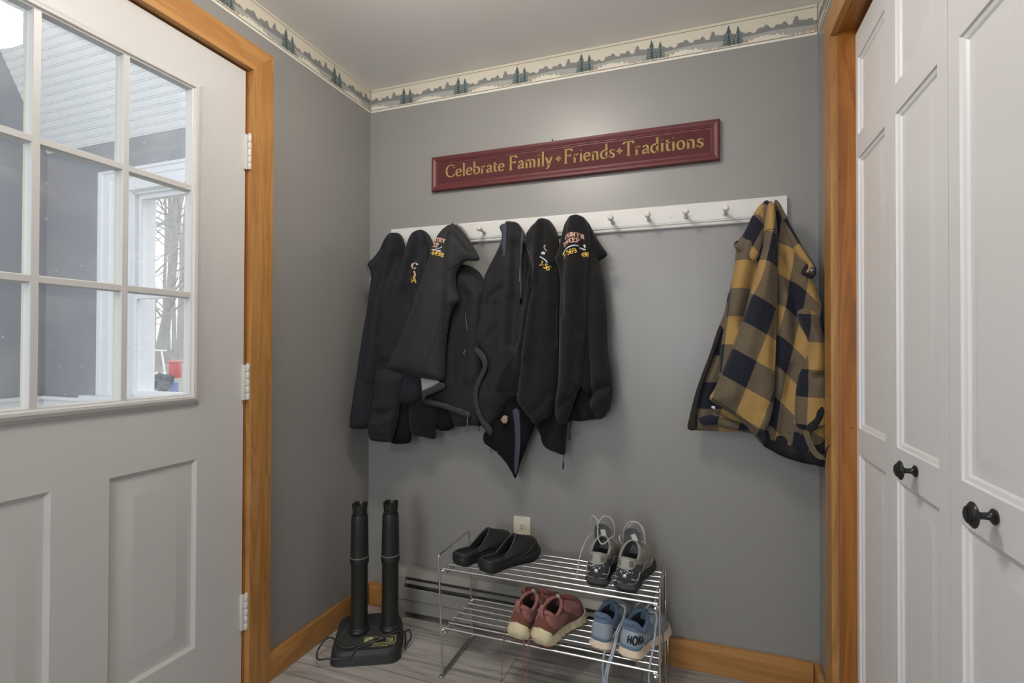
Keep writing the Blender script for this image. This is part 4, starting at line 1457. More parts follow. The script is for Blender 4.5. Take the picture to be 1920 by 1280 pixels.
def tongue(s, root, m, hgt=.03, w=.030, y0=.005, lean=-.004, label=None, zlow=-.03):
    yf = (s.yc + s.ay) * s.L - .006
    g = G()
    rows = []
    for k in range(10):
        t = k / 9
        z = s.zf + zlow + (hgt - zlow) * t
        y = yf - .012 + .010 * (1 - t) + lean * t
        ww = w * (1 - .12 * t) * (1 if t < .8 else math.sqrt(max(.05, 1 - ((t - .8) / .23) ** 2)))
        rows.append([(ww * a, y + .010 * (1 - a * a), z) for a in np.linspace(-1, 1, 11)])
    f = [[(x, y + .006 * (1 - abs(a) ** 3 * .7), z - .001) for (x, y, z), a in zip(r, np.linspace(-1, 1, 11))] for r in rows]
    rings = [r + q[::-1] for r, q in zip(rows, f)]
    g.loft([[tuple(s.M(np.array(p))) for p in r] for r in rings])
    t = put(g, 'tongue', m, root)
    if label:
        lx, lw, lh, rot = label
        k = 5
        yy = lambda a, z: yf - .012 + .010 * (1 - (z - s.zf - zlow) / (hgt - zlow)) + lean * ((z - s.zf - zlow) / (hgt - zlow)) + .010 * (1 - a * a) - .0007
        zc = s.zf + hgt * .25
        q = []
        for (dx, dz) in ((-lw, -lh), (lw, -lh), (lw, lh), (-lw, lh)):
            xx = lx + dx * math.cos(rot) - dz * math.sin(rot)
            z = zc + dx * math.sin(rot) + dz * math.cos(rot)
            q.append((xx, yy(xx / w, z), z))
        g = G().add(q + [(x, y + .0006, z) for x, y, z in q], [(0, 1, 2, 3), (7, 6, 5, 4), (0, 4, 5, 1), (1, 5, 6, 2), (2, 6, 7, 3), (3, 7, 4, 0)])
        put(g, 'size_label', mat('white_label', (.62, .62, .6, 1), .6, .3), t, smooth=False)
    return t


def lace_bars(s, root, m, n=5, r=.0017, dx=.020):
    g = G()
    yf = (s.yc + s.ay) * s.L
    for k in range(n):
        v = .93 - .085 * k
        for sgn in (1, -1):
            ua, ub = .5 - .045 * sgn - .004 * k * sgn, .5 + .045 * sgn + .004 * k * sgn
            pts = [s.pt(ua + (ub - ua) * t, v - .075 * t, .0025 + .003 * math.sin(PI * t)) for t in np.linspace(0, 1, 7)]
            g.tube(pts, r, 6)
    return put(g, 'lacing', m, root)


def fabric(name, c, sc=900, st=.25, rough=.85, var=(60, .15)):
    return mat(name, c, rough, .25, bump=(sc, st), var=var, sheen=.15)


ZL, ZT = .1655 + .0034 + .0005, .369 + .0034 + .0005
RXL, RXT = -.036, -.018

# ---- rust red pair
RM = dict(up=fabric('rust_mesh', srgb(112, 66, 60)), dark=fabric('rust_heel_cloth', srgb(112, 68, 59), 500), pink=fabric('dusty_pink_collar', srgb(156, 102, 95), 700), quart=fabric('pink_brown_quarter', srgb(148, 98, 90), 300, .5, var=(160, .3)),
          mid=mat('dirty_cream_foam', srgb(205, 194, 160), .75, .25, bump=(70, .3), var=(45, .28)), out=mat('orange_brown_rubber', srgb(120, 66, 40), .7, .3), lace=fabric('rust_lace', srgb(150, 84, 74)), inn=fabric('dark_plum_lining', srgb(66, 40, 42), 500))
for side, x, y, hd, lab in ((-1, .822, -.348, 10, 'rust-red running shoe on the lower shelf, left one of the red pair'), (1, .904, -.354, 14, 'rust-red running shoe on the lower shelf, right one of the red pair')):
    s = Shoe(L=.275, Wd=.108, side=side, zh=.105, zs=.083, zf=.118, th=.038, tf=.03, flare=.006, bump=.026, notch=.0018, tail=.010)
    r = shoe_root('running_shoe', x, y, ZL, hd, RXL, lab, 'rust-red running shoes')
    put(s.upper(), 'upper', RM['up'], r, angle=60)
    put(s.lining(), 'lining', RM['inn'], r, angle=60)
    put(s.midsole(), 'midsole', RM['mid'], r, angle=40)
    put(s.outsole(), 'outsole', RM['out'], r, angle=40)
    put(s.patch([(-.10, .02), (0, .02), (.10, .02), (.085, .28), (.05, .60), (.03, .93), (0, .97), (-.03, .93), (-.05, .60), (-.085, .28)], .0016), 'heel_counter', RM['dark'], r, angle=60)
    for q in (1, -1):
        put(s.patch([(.040 * q, .80), (.075 * q, .40), (.13 * q, .18), (.22 * q, .20), (.27 * q, .5), (.25 * q, .86), (.15 * q, .98), (.07 * q, .985)], .0022), 'quarter_overlay', RM['quart'], r, angle=60)
        put(s.patch([(.30 * q, .10), (.37 * q, .06), (.40 * q, .35), (.43 * q, .8), (.40 * q, .98), (.33 * q, .98), (.29 * q, .6)], .0018), 'eyestay', RM['pink'], r, angle=60)
    # padded collar band and heel pull
    u = np.linspace(0, 1, 56, endpoint=False)
    cc = s.collar(u, .003)
    cc[:, 2] += .0015
    put(G().tube([tuple(p) for p in s.M(cc)], [.0060 + .0025 * max(0, math.cos(2 * PI * a)) for a in u], 10, closed=True), 'collar', RM['pink'], r, angle=60)
    lp = [(.0, .010, .085), (0, .004, .105), (0, .004, .122), (0, .012, .1285), (0, .021, .122), (0, .024, .106)]
    g = G()
    P = catmull(lp, 5)
    g.loft([[(p[0] - .007, p[1], p[2]), (p[0] + .007, p[1], p[2]), (p[0] + .007, p[1] + .0022, p[2] + .0005), (p[0] - .007, p[1] + .0022, p[2] + .0005)] for p in P])
    put(g, 'pull_loop', RM['pink'], r, angle=40)
    tongue(s, r, RM['up'], .020, label=(.004, .007, .009, .3))
    lace_bars(s, r, RM['lace'])
    for q in (-1, 1):
        g = G()
        b = s.pt(.5 + .05 * q, .9, .003)
        for k in range(2):
            g.tube(catmull([b, (b[0] + .012 * q, b[1] - .01, b[2] + .014 - .006 * k), (b[0] + .028 * q, b[1] - .02 - .008 * k, b[2] + .002), (b[0] + .022 * q, b[1] - .008, b[2] - .016), b], 6), .0018, 6)
        put(g, 'bow', RM['lace'], r)
    g = G()
    for k in range(2 if side > 0 else 1):
        xo = (.040 + .013 * k) * (1 if side < 0 else -1) * -1
        if side > 0: xo = -.052 + .018 * k
        g.tube(catmull([s.pt(.34 if (xo * side) > 0 else .66, .85, .004), (xo * 1.1, .10, .06), (xo, .01, .035), (xo, -.014, .015), (xo - .001, -.017, -.05), (xo - .003, -.017, -.11), (xo - .008, -.016, -.148)], 6), .0015, 6)
    put(g, 'hanging_lace', RM['lace'], r)

# ---- light blue pair
BM = dict(up=fabric('grey_blue_mesh', srgb(132, 142, 149), 420, .6, var=(240, .3)), pale=mat('pale_blue_heel_film', srgb(150, 160, 170), .5, .35, bump=(400, .08)), blue=fabric('blue_collar', srgb(98, 117, 140), 700), band=mat('blue_heel_band', srgb(104, 123, 146), .6, .3, bump=(200, .1)),
          mid=mat('cream_foam', srgb(212, 194, 174), .7, .25, bump=(60, .2), var=(30, .1)), out=mat('pale_pink_rubber', srgb(190, 165, 148), .7, .3), lace=fabric('blue_grey_lace', srgb(172, 180, 194), 900, .2), inn=fabric('navy_lining', srgb(44, 52, 68), 500), tng=fabric('blue_tongue', srgb(102, 120, 142)),
          ink=mat('black_print', (.012, .014, .02, 1), .5, .3))
for side, x, y, hd, lab in ((-1, 1.085, -.312, 13, 'light blue running shoe on the lower shelf, left one of the blue pair'), (1, 1.176, -.326, 19, 'light blue running shoe at the right end of the lower shelf, its lace hanging down')):
    s = Shoe(L=.262, Wd=.106, side=side, zh=.108, zs=.078, zf=.112, th=.034, tf=.027, flare=.0065, notch=0, tail=.006)
    r = shoe_root('running_shoe', x, y, ZL, hd, RXL, lab, 'light blue running shoes')
    put(s.upper(), 'upper', BM['up'], r, angle=60)
    put(s.lining(), 'lining', BM['inn'], r, angle=60)
    put(s.midsole(), 'midsole', BM['mid'], r, angle=40)
    put(s.outsole(), 'outsole', BM['out'], r, angle=40)
    put(s.patch([(-.19, .04), (0, .04), (.19, .04), (.21, .35), (.18, .70), (.08, .72), (0, .74), (-.08, .72), (-.18, .70), (-.21, .35)], .0014), 'heel_panel', BM['pale'], r, angle=60)
    put(s.patch([(-.24, .02), (-.12, .005), (0, .0), (.12, .005), (.24, .02), (.22, .16), (.12, .12), (0, .20), (-.12, .12), (-.22, .16)], .0024), 'heel_band', BM['band'], r, angle=60)
    put(s.patch([(-.30, .75), (-.20, .76), (-.1, .72), (0, .73), (.1, .72), (.20, .76), (.30, .75), (.32, .98), (.2, .99), (0, .995), (-.2, .99), (-.32, .98)], .0022), 'collar_band', BM['blue'], r, angle=60)
    u = np.linspace(0, 1, 56, endpoint=False)
    cc = s.collar(u, .003)
    cc[:, 2] += .0015
    cc[:, 1] -= .006 * np.clip(np.cos(2 * PI * u), 0, 1) ** 8
    put(G().tube([tuple(p) for p in s.M(cc)], [.0062 + .003 * max(0, math.cos(2 * PI * a)) for a in u], 10, closed=True), 'collar', BM['blue'], r, angle=60)
    # scalloped foam rising at the heel sides
    for q in (1, -1):
        put(s.patch([(.03 * q, .0), (.07 * q, .02), (.115 * q, .13), (.16 * q, .02), (.2 * q, .0), (.1 * q, -.0)], .0042, smooth=False), 'foam_scallop', BM['mid'], r, angle=60)
    # lettering on the outer side of the heel, bird mark on the inner side
    g = G()
    tot = .152
    ua = -.002
    if side > 0:
        lettering(g, 'HOKA', lambda a, b: s.pt(ua + a * 1.25 + b * .30, .28 + b * 10.5, .0030), .030, width=.088, thick=.26, thin=.21)
    else:
        lettering(g, 'HOKA', lambda a, b: s.pt(.198 - a * 1.25 - .0 + b * .30, .28 + b * 10.5, .0030), .030, width=.088, thick=.26, thin=.21)
    put(g, 'lettering', BM['ink'], r, smooth=False, recalc=False)
    g = G()
    bird = [(-.10, .60), (-.125, .50), (-.148, .36), (-.152, .40), (-.158, .44), (-.178, .56), (-.160, .40), (-.149, .27), (-.130, .40)]
    if side < 0: bird = [(a, b) for a, b in bird]
    P = np.array(bird)
    pts = [s.pt(a, b, .0030) for a, b in P]
    g.add(pts, [(0, 1, 8), (1, 2, 7, 8), (2, 3, 6, 7), (3, 4, 5, 6)])
    put(g, 'bird_mark', BM['ink'], r, smooth=False, recalc=False)
    tongue(s, r, BM['tng'], .012)
    lace_bars(s, r, BM['lace'], r=.002)
    for q in (1, -1):
        put(s.patch([(.31 * q, .12), (.36 * q, .05), (.40 * q, .35), (.43 * q, .8), (.40 * q, .98), (.34 * q, .98), (.30 * q, .6)], .0016), 'eyestay', BM['pale'], r, angle=60)
    g = G()
    b = s.pt(.44, .93, .004)
    if side > 0:
        paths = [[s.pt(.44, .93, .004), (.038, .13, .105), (.056, .08, .075), (.066, .045, .045), (.068, .015, .0), (.068, .008, -.07), (.067, .008, -.16)]]
        paths.append([s.pt(.5, .9, .006), (.010, .15, .130), (-.012, .145, .128), (-.030, .13, .115), (-.042, .10, .08), (-.058, .05, .055), (-.066, -.006, .02), (-.068, -.028, -.02), (-.066, -.026, -.08), (-.067, -.026, -.166)])
    else:
        paths = [[s.pt(.57, .93, .004), (.040, .125, .105), (.050, .08, .085), (.048, .04, .07), (.050, .0, .03), (.042, -.030, -.02), (.034, -.034, -.08), (.029, -.034, -.166)],
                 [s.pt(.56, .9, .004), (.043, .12, .10), (.053, .075, .08), (.052, .035, .06), (.053, -.004, .02), (.046, -.031, -.03), (.041, -.033, -.09), (.038, -.033, -.166)]]
    for p in paths:
        Q = catmull(p, 7)
        # flat woven lace
        g.tube(Q, .0027, 6)
    put(g, 'hanging_lace', BM['lace'], r)

# ---- grey trail pair on the upper shelf
GM = dict(up=fabric('stone_grey_mesh', srgb(140, 138, 130), 300, .5, var=(200, .25)), dark=fabric('charcoal_heel_cloth', srgb(58, 57, 60), 600), yoke=mat('light_grey_yoke', srgb(150, 148, 141), .6, .3, bump=(200, .15)), inset=mat('yoke_inset', srgb(104, 101, 94), .6, .3, bump=(250, .3)),
          mid=mat('charcoal_foam', srgb(62, 62, 62), .7, .25, bump=(60, .2)), trimc=mat('pale_grey_trim', srgb(160, 158, 150), .55, .3), out=mat('black_rubber', srgb(44, 42, 40), .75, .3), lace=fabric('light_grey_lace', srgb(178, 177, 172), 900, .2), inn=fabric('dark_grey_lining', srgb(58, 57, 60), 500), tng=fabric('grey_tongue', srgb(92, 91, 93)), badge=mat('silver_badge', (.5, .5, .5, 1), .3, .5, .6))
for side, x, y, hd, lab in ((-1, 1.078, -.318, 2, 'grey trail shoe on the upper shelf, left one, lace looped across its opening'), (1, 1.168, -.325, 7, 'grey trail shoe on the upper shelf, right one, nearer the rack end')):
    s = Shoe(L=.272, Wd=.106, side=side, zh=.103, zs=.090, zf=.128, th=.032, tf=.028, flare=.004, notch=.002, toe=.42, ax=.0335)
    r = shoe_root('trail_shoe', x, y, ZT, hd, RXT, lab, 'grey trail shoes')
    put(s.upper(), 'upper', GM['up'], r, angle=60)
    put(s.lining(), 'lining', GM['inn'], r, angle=60)
    put(s.midsole(), 'midsole', GM['mid'], r, angle=40)
    put(s.outsole(), 'outsole', GM['out'], r, angle=40)
    put(s.patch([(-.24, .03), (0, .02), (.24, .03), (.23, .36), (.14, .76), (.06, .68), (0, .64), (-.06, .68), (-.14, .76), (-.23, .36)], .0016), 'heel_counter', GM['dark'], r, angle=60)
    put(s.patch([(-.05, .60), (0, .56), (.05, .60), (.12, .76), (.20, .74), (.20, .84), (.10, .985), (.03, .99), (-.03, .99), (-.10, .985), (-.20, .84), (-.20, .74), (-.12, .76)], .0026), 'heel_yoke', GM['yoke'], r, angle=60)
    for q in (1, -1):
        put(s.patch([(.026 * q, .70), (.045 * q, .66), (.075 * q, .78), (.078 * q, .90), (.055 * q, .95), (.03 * q, .88)], .0042), 'yoke_inset', GM['inset'], r, angle=60)
        g = G()
        g.tube([s.pt(t, v, .003) for t, v in catmull([(.035 * q, .24), (.06 * q, .16), (.085 * q, .18), (.11 * q, .34), (.13 * q, .32)], 5)], .0019, 8)
        g.tube([s.pt(t, v, .0015) for t, v in catmull([(.015 * q, .03), (.06 * q, .03), (.11 * q, .1)], 5)], .0013, 6)
        g.tube([s.pt(t, v, .002) for t, v in catmull([(.19 * q, .12), (.23 * q, .3), (.26 * q, .3), (.29 * q, .10), (.34 * q, .08)], 5)], .003, 8)
        for k in range(5):
            uu = (.27 + .022 * k) * q
            g.tube([s.pt(uu + .03 * t * q, .35 + .5 * t, .0012) for t in np.linspace(0, 1, 6)], .0016, 6)
        put(g, 'trim_line', GM['trimc'], r)
        put(s.patch([(.31 * q, .14), (.36 * q, .05), (.40 * q, .35), (.43 * q, .8), (.40 * q, .98), (.34 * q, .98), (.30 * q, .6)], .0016), 'eyestay', GM['yoke'], r, angle=60)
    g = G()
    g.tube([s.pt(t, .84 - .9 * abs(t) * 0, .0032) for t in np.linspace(-.012, .012, 5)], .0035, 8)
    g = G().lathe([(.0001, 0), (.0062, 0), (.0058, .0014), (.004, .002), (.0001, .002)], s.pt(0, .32, .001), (0, -1, .2), 20)
    put(g, 'heel_badge', GM['badge'], r)
    g = G()
    rr = random.Random(3)
    for k in range(16):
        uu, vv = rr.uniform(-.045, .045), rr.uniform(.42, .56)
        p = s.pt(uu, vv, .0022)
        g.lathe([(.0001, -.0012), (.0022, 0), (.0001, .0012)], p, (0, -1, 0), 6)
    put(g, 'heel_print', GM['badge'], r)
    g = G()
    if side > 0:
        lettering(g, 'O', lambda a, b: s.pt(.115 + a * .95, .30 + b * 9, .003), .02, thick=.2, thin=.2)
        put(g, 'side_mark', GM['trimc'], r, smooth=False, recalc=False)
    tongue(s, r, GM['tng'], .042, .031, label=(.0 if side < 0 else .004, .0085, .012, .12 if side < 0 else .45), zlow=-.045)
    lace_bars(s, r, GM['lace'])
    g = G()
    if side < 0:
        a, b = s.pt(.45, .95, .003), s.pt(.55, .95, .003)
        zf, yf = s.zf, (s.yc + s.ay) * s.L
        q = [(.034, yf + .01, zf), (.034, yf, zf + .04), (.022, yf - .005, zf + .064), (.0, yf - .012, zf + .066), (-.016, yf - .016, zf + .042), (-.014, yf - .03, zf + .018), (-.006, yf - .05, zf + .0), (.010, yf - .06, zf - .008), (.028, yf - .03, zf + .004), (.034, yf - .0, zf + .002)]
        g.tube(catmull(q, 7), .0021, 7)
        q = [(-.014, yf - .016, zf + .030), (-.022, yf - .014, zf + .056), (-.036, yf - .01, zf + .064), (-.046, yf - .006, zf + .050), (-.044, yf, zf + .034), (-.034, yf + .01, zf + .012)]
        g.tube(catmull(q, 7), .0019, 7)
        q = [(-.036, yf + .01, zf + .0), (-.048, yf - .02, zf - .005), (-.062, yf - .06, zf - .04), (-.066, yf - .09, zf - .085), (-.066, yf - .10, zf - .115)]
        g.tube(catmull(q, 7), .0018, 7)
    else:
        zf, yf = s.zf, (s.yc + s.ay) * s.L
        q = [(-.034, yf + .005, zf), (-.032, yf, zf + .03), (-.014, yf - .01, zf + .058), (.012, yf - .012, zf + .064), (.032, yf - .01, zf + .046), (.037, yf - .008, zf + .018), (.038, yf - .004, zf - .004)]
        g.tube(catmull(q, 7), .0021, 7)
        q = [(-.024, yf + .012, zf + .034), (-.004, yf + .02, zf + .052), (.018, yf + .018, zf + .044), (.033, yf + .012, zf + .016)]
        g.tube(catmull(q, 7), .0019, 7)
        q = [(-.035, yf + .01, zf - .004), (-.044, yf - .01, zf + .01), (-.04, yf - .025, zf + .0), (-.034, yf - .02, zf - .012)]
        g.tube(catmull(q, 7), .0019, 7)
    put(g, 'loose_lace', GM['lace'], r)

# ---- black slides
SLM = mat('black_foam_slide', (.018, .018, .019, 1), .55, .35, bump=(160, .06))
SLR = mat('slide_edge_foam', (.045, .045, .046, 1), .5, .4, bump=(160, .06))


class Slide(Shoe):
    def collar(s, u, ins=0.):
        u = np.asarray(u, float) % 1
        c = np.minimum(u, 1 - u) * 2               # 0 heel .. 1 front
        B = s.out(u, .006 + ins)
        sgn = np.where(u < .5, 1, -1)
        t = np.clip((c - .36) / .64, 0, 1)
        fx = s.out(np.where(u < .5, .18, .82), .006 + ins)[..., 0] * np.cos(t * PI / 2) ** .85
        fy = (.30 + .27 * np.sin(t * PI / 2) ** 1.0) * s.L - ins
        fz = s.th + .006 + (s.zf - s.th - .006) * np.sin(t * PI / 2) ** 1.2
        k = np.clip((c - .30) / .10, 0, 1)
        x = B[..., 0] * (1 - k) + fx * k
        y = B[..., 1] * (1 - k) + fy * k
        z = (s.th + .006) * (1 - k) + fz * k
        return np.stack([x, y, z], -1)


for side, x, y, hd, lab in ((-1, .590, -.322, 26, 'black foam slide sandal at the left end of the upper shelf'), (1, .697, -.344, 26, 'black foam slide sandal beside the other, nearer the middle of the upper shelf')):
    s = Slide(L=.268, Wd=.112, side=side, zf=.098, th=.034, tf=.026, flare=.002, toe=.5)
    r = shoe_root('slide_sandal', x, y, ZT, hd, RXT, lab, 'black slide sandals')
    r['category'] = 'sandal'
    N = 96
    u = np.arange(N) / N
    g = G()
    rings = [s.M(s.S(u, np.full(N, v))) for v in np.linspace(0, 1, 16)]
    for ins, dz in ((.001, .002), (.004, .0022), (.0065, .000)):
        q = s.collar(u, ins)
        q[:, 2] += dz
        rings.append(s.M(q))
    inn = s.collar(u, .0068)
    for t, z in ((.0, -.004), (.25, None), (.8, None)):
        q = inn.copy()
        if z is None:
            q[:, :2] = q[:, :2] * 1
            zz = s.th - .002 + .0 * q[:, 2]
            front = np.clip((np.minimum(u, 1 - u) * 2 - .4) / .3, 0, 1)
            B = s.out(u, .016)
            q[:, :2] = q[:, :2] * (1 - front[:, None] * t) + B * (front[:, None] * t)
            q[:, 2] = zz + (inn[:, 2] - zz) * front * max(0, .55 - t)
        else:
            q[:, 2] += z
        rings.append(s.M(q))
    g.loft([[tuple(p) for p in rr_] for rr_ in rings], False, True)
    put(g, 'strap', SLM, r, angle=50)
    put(s.midsole(), 'footbed', SLM, r, angle=40)
    put(s.outsole(), 'outsole', SLM, r, angle=40)
    c = s.collar(u, .003)
    c[:, 2] += .0015
    put(G().tube([tuple(p) for p in s.M(c)], .0026, 8, closed=True), 'rim', SLR, r, angle=60)
    g = G()
    g.tube([s.pt(t, v, .0006) for t, v in ((.40, .62), (.42, .60), (.44, .56), (.455, .5))], .0014, 6)
    put(g, 'groove_mark', SLR, r)
    g = G()
    g.tube([s.pt(t, .10 + .07 * math.sin((t - .2) / .3 * PI), .0004) for t in np.linspace(.2, .49, 14)], .0014, 6)
    put(g, 'side_seam', SLR, r)

# ------------------------------------------------------------------ hanging jackets
Z5 = lambda p: (640 + p[0] / 2.461, 380 + p[1] / 2.461)      # measuring frames of the tracings
Z6 = lambda p: (1200 + p[0] / 2.286, 340 + p[1] / 2.286)
PROF = lambda t: np.sqrt(np.clip(1 - (1 - np.clip(t, 0, 1)) ** 2, 0, 1))


class Cloth:
    """a padded sheet of cloth in front of the wall: outline, thickness, folds"""

    def __init__(s, pts, fr, y0, T=.035, w=16, gx=0, gy=0, ref=None, folds=(), back=.012, smooth=True, step=4.6, seed=0, wr=.0011, per=5):
        P = np.array([fr(p) for p in pts], float)
        s.fr = fr
        s.P = resample(catmull(P, per, True) if smooth else P, step * .8)
        s.y0, s.T, s.w, s.gx, s.gy, s.back, s.step, s.wr = y0, T, w, gx, gy, back, step, wr
        s.ref = fr(ref) if ref else P.mean(0)
        s.folds = [(catmull(np.array([fr(q) for q in f[0]], float), 6), f[1], f[2]) for f in folds]
        s.ph = np.random.default_rng(seed).uniform(0, 6.28, 8)

    def base(s, q):
        return s.y0 + s.gx * (q[:, 0] - s.ref[0]) / 100 + s.gy * (q[:, 1] - s.ref[1]) / 100

    def depth(s, q):
        d = seg_dist(q, s.P, True)
        k = 0.45 * PROF(d / 10.0) + .55 * PROF(d / (s.w * 2.6))
        h = s.T * k
        for f, a, w in s.folds:
            fd = seg_dist(q, f, False)
            h = h + 1.5 * a * np.exp(-(fd / w) ** 2) * np.clip(d / 5, 0, 1)
        x, y = q[:, 0], q[:, 1]
        p = s.ph
        h = h + s.wr * k * (np.sin(x * .21 + y * .03 + p[0] + 1.3 * np.sin(y * .025 + p[1])) + .6 * np.sin(x * .11 - y * .05 + p[2]) + .5 * np.sin(y * .13 + x * .07 + p[3] + np.sin(x * .09 + p[4])))
        return h, d

    def front(s, q, extra=0.):
        """world points on the front of the cloth at the traced points q (photo frame)"""
        q = np.atleast_2d(np.asarray(q, float))
        W = at(1, s.base(q), q[:, 0], q[:, 1])
        h, d = s.depth(q)
        W[:, 1] -= h + extra
        return W

    def build(s, name, m, root, uv=None):
        pts, tris, ob = fill_poly(s.P, s.step, .6, (1.7, 4.2) if s.step > 3 else ())
        W = at(1, s.base(pts), pts[:, 0], pts[:, 1])
        h, d = s.depth(pts)
        rim = np.array([i in ob for i in range(len(pts))])
        F = W.copy()
        F[:, 1] -= np.where(rim, 0, h)
        B = W.copy()
        B[:, 1] += np.where(rim, 0, s.back * PROF(d / s.w))
        B[:, 1] = np.where(rim, B[:, 1], np.minimum(B[:, 1], -.0205))
        n = len(pts)
        remap, bv = {}, []
        for i in range(n):
            if rim[i]: remap[i] = i
            else:
                remap[i] = n + len(bv)
                bv.append(B[i])
        g = G()
        g.add(np.vstack([F, np.array(bv)]) if bv else F, tris + [(remap[c], remap[b], remap[a]) for a, b, c in tris])
        if uv is not None:
            U = uv(pts)
            g.uv = np.vstack([U, np.array([U[i] for i in range(n) if not rim[i]])]) if bv else U
        o = g.build(name, m, root, angle=75)
        s.root = root
        return o

    def line(s, pts, r, name, m, par, off=.001, closed=False, fr=None):
        q = catmull(np.array([(fr or s.fr)(p) for p in pts], float), 5)
        W = s.front(q, off)
        return G().tube([tuple(p) for p in W], r, 6).build(name, m, par)


SOFT = mat('charcoal_softshell', (.0125, .0127, .0140, 1), .78, .3, bump=(700, .12), sheen=.06)
SOFT2 = mat('grey_charcoal_softshell', (.0195, .0198, .0214, 1), .75, .3, bump=(700, .12), sheen=.06)
NAVYB = mat('blue_black_softshell', (.0092, .0105, .0145, 1), .78, .3, bump=(600, .12), sheen=.06)
FLEECE = mat('black_fleece', (.0120, .0122, .0126, 1), .95, .15, bump=(420, .5, 5), var=(30, .2), sheen=.1)
FLEECE2 = mat('soft_black_fleece', (.0088, .0090, .0096, 1), .95, .15, bump=(420, .5, 5), sheen=.1)
DARKIN = mat('dark_jacket_inside', (.0055, .0057, .007, 1), .9, .2, bump=(300, .2))
NAVYT = mat('navy_facing_tape', (.048, .051, .075, 1), .7, .3, bump=(500, .3), var=(160, .3))
HEMG = mat('grey_hem_tape', (.030, .030, .033, 1), .7, .3, bump=(500, .2))
GREYL = mat('light_grey_lining', (.30, .30, .31, 1), .7, .3)
THYEL = mat('yellow_thread', srgb(222, 186, 84), .6, .3)
THPNK = mat('salmon_thread', srgb(204, 164, 146), .6, .3)
THWHT = mat('white_thread', srgb(205, 205, 212), .6, .3)
TAGM = mat('tan_woven_tag', srgb(150, 130, 110), .7, .3)
PULLM = mat('metal_zip_pull', (.16, .16, .165, 1), .4, .5, .6)
BLKC = mat('black_cord', (.012, .012, .012, 1), .6, .3)


def jacket(peg, label, name='jacket', z=1.62):
    e = empty(name, (peg, -.09, z), label, 'jacket', 'dark jackets hanging on the peg rail')
    return e


def embroider(c, txt, q0, q1, hpx, m, name, par, bow=0., thick=.17, thin=.10, fit=True):
    """stitch txt between traced points q0..q1 (photo px), letter height hpx"""
    q0, q1 = np.array(q0, float), np.array(q1, float)
    ax = q1 - q0
    L = np.linalg.norm(ax)
    ax /= L
    up = np.array([ax[1], -ax[0]])
    g = G()
    off = .0030

    def fn(u, v):
        t = u / L
        q = q0 + ax * u + up * (v + bow * 4 * t * (1 - t))
        return tuple(c.front(q, off)[0])

    lettering(g, txt, fn, hpx, width=L if fit else None, thick=thick, thin=thin)
    return g.build(name, m, par, smooth=False, recalc=False)


def thread(c, pts, wpx, m, name, par):
    P = catmull(np.array(pts, float), 4)
    T = np.gradient(P, axis=0)
    T /= np.linalg.norm(T, axis=1)[:, None]
    N = np.stack([-T[:, 1], T[:, 0]], 1) * wpx / 2
    A, B = c.front(P + N, .0030), c.front(P - N, .0030)
    n = len(P)
    return G().add(np.vstack([A, B]), [(i, i + 1, n + i + 1, n + i) for i in range(n - 1)]).build(name, m, par, smooth=False, recalc=False)


# jacket on the first peg
j = jacket(PEGX[0], 'plain blue-black softshell jacket nearest the corner, first on the peg rail')
c = Cloth([(250, 138), (226, 147), (205, 172), (185, 215), (160, 250), (128, 284), (138, 312), (143, 345), (138, 385), (131, 440), (120, 520), (106, 600), (92, 690), (80, 780), (68, 860), (58, 930), (50, 985), (48, 1030), (62, 1043), (100, 1045), (128, 1038), (170, 1000), (215, 800), (270, 600), (310, 420), (307, 300), (298, 215), (288, 170), (272, 145)],
          Z5, -.060, .046, 17, gx=.115, gy=-.008, ref=(290, 150), seed=1,
          folds=[([(262, 150), (250, 300), (215, 460), (190, 600), (160, 800)], .010, 11), ([(215, 220), (190, 330), (172, 420)], -.010, 7), ([(270, 260), (225, 420), (200, 620)], -.012, 7), ([(150, 330), (135, 560), (100, 800)], -.006, 9)])
c.build('body', NAVYB, j)
c.line([(128, 300), (150, 345), (170, 300), (205, 270), (250, 262)], .0011, 'seam', SOFT2, j)
c2 = Cloth([(200, 560), (180, 680), (140, 790), (112, 850), (98, 880), (84, 930), (108, 940), (165, 930), (215, 800), (260, 600), (245, 540)], Z5, -.095, .022, 10, gx=.115, ref=(290, 150), seed=2)
o = c2.build('front_panel', NAVYB, j)
c2.line([(97, 872), (92, 890), (84, 915)], .0022, 'zip_pull', PULLM, o, .003)

# jacket on the second peg
j = jacket(PEGX[1], 'blue-black softshell jacket on the second peg with a half-hidden yellow crest')
c = Cloth([(372, 128), (395, 137), (415, 165), (428, 205), (436, 260), (430, 330), (400, 330), (380, 250), (372, 170)], Z5, -.070, .024, 9, seed=3)
c.build('collar', SOFT2, j)
c = Cloth([(365, 124), (345, 136), (325, 170), (310, 215), (298, 255), (283, 300), (256, 380), (236, 450), (216, 540), (202, 620), (188, 700), (178, 770), (174, 830), (168, 900), (190, 930), (300, 930), (380, 900), (430, 700), (430, 500), (425, 330), (412, 260), (405, 200), (395, 155), (382, 130)],
          Z5, -.098, .044, 17, gx=.050, ref=(365, 150), seed=4,
          folds=[([(372, 130), (362, 240), (335, 330), (330, 470)], -.016, 6), ([(395, 200), (378, 300), (368, 420)], -.012, 5), ([(345, 150), (310, 320), (260, 480), (225, 700)], .012, 13), ([(300, 420), (262, 640), (235, 800)], -.006, 10)])
body = c.build('body', NAVYB, j)
embroider(c, 'C', Z5((338, 305)), Z5((366, 312)), 11.5, THPNK, 'crest', body, thick=.2, thin=.12)
thread(c, [Z5((358, 320)), Z5((362, 338)), Z5((356, 350))], 2.2, THPNK, 'crest', body)
embroider(c, '64', Z5((342, 374)), Z5((366, 372)), 10.5, THYEL, 'phone_number', body)
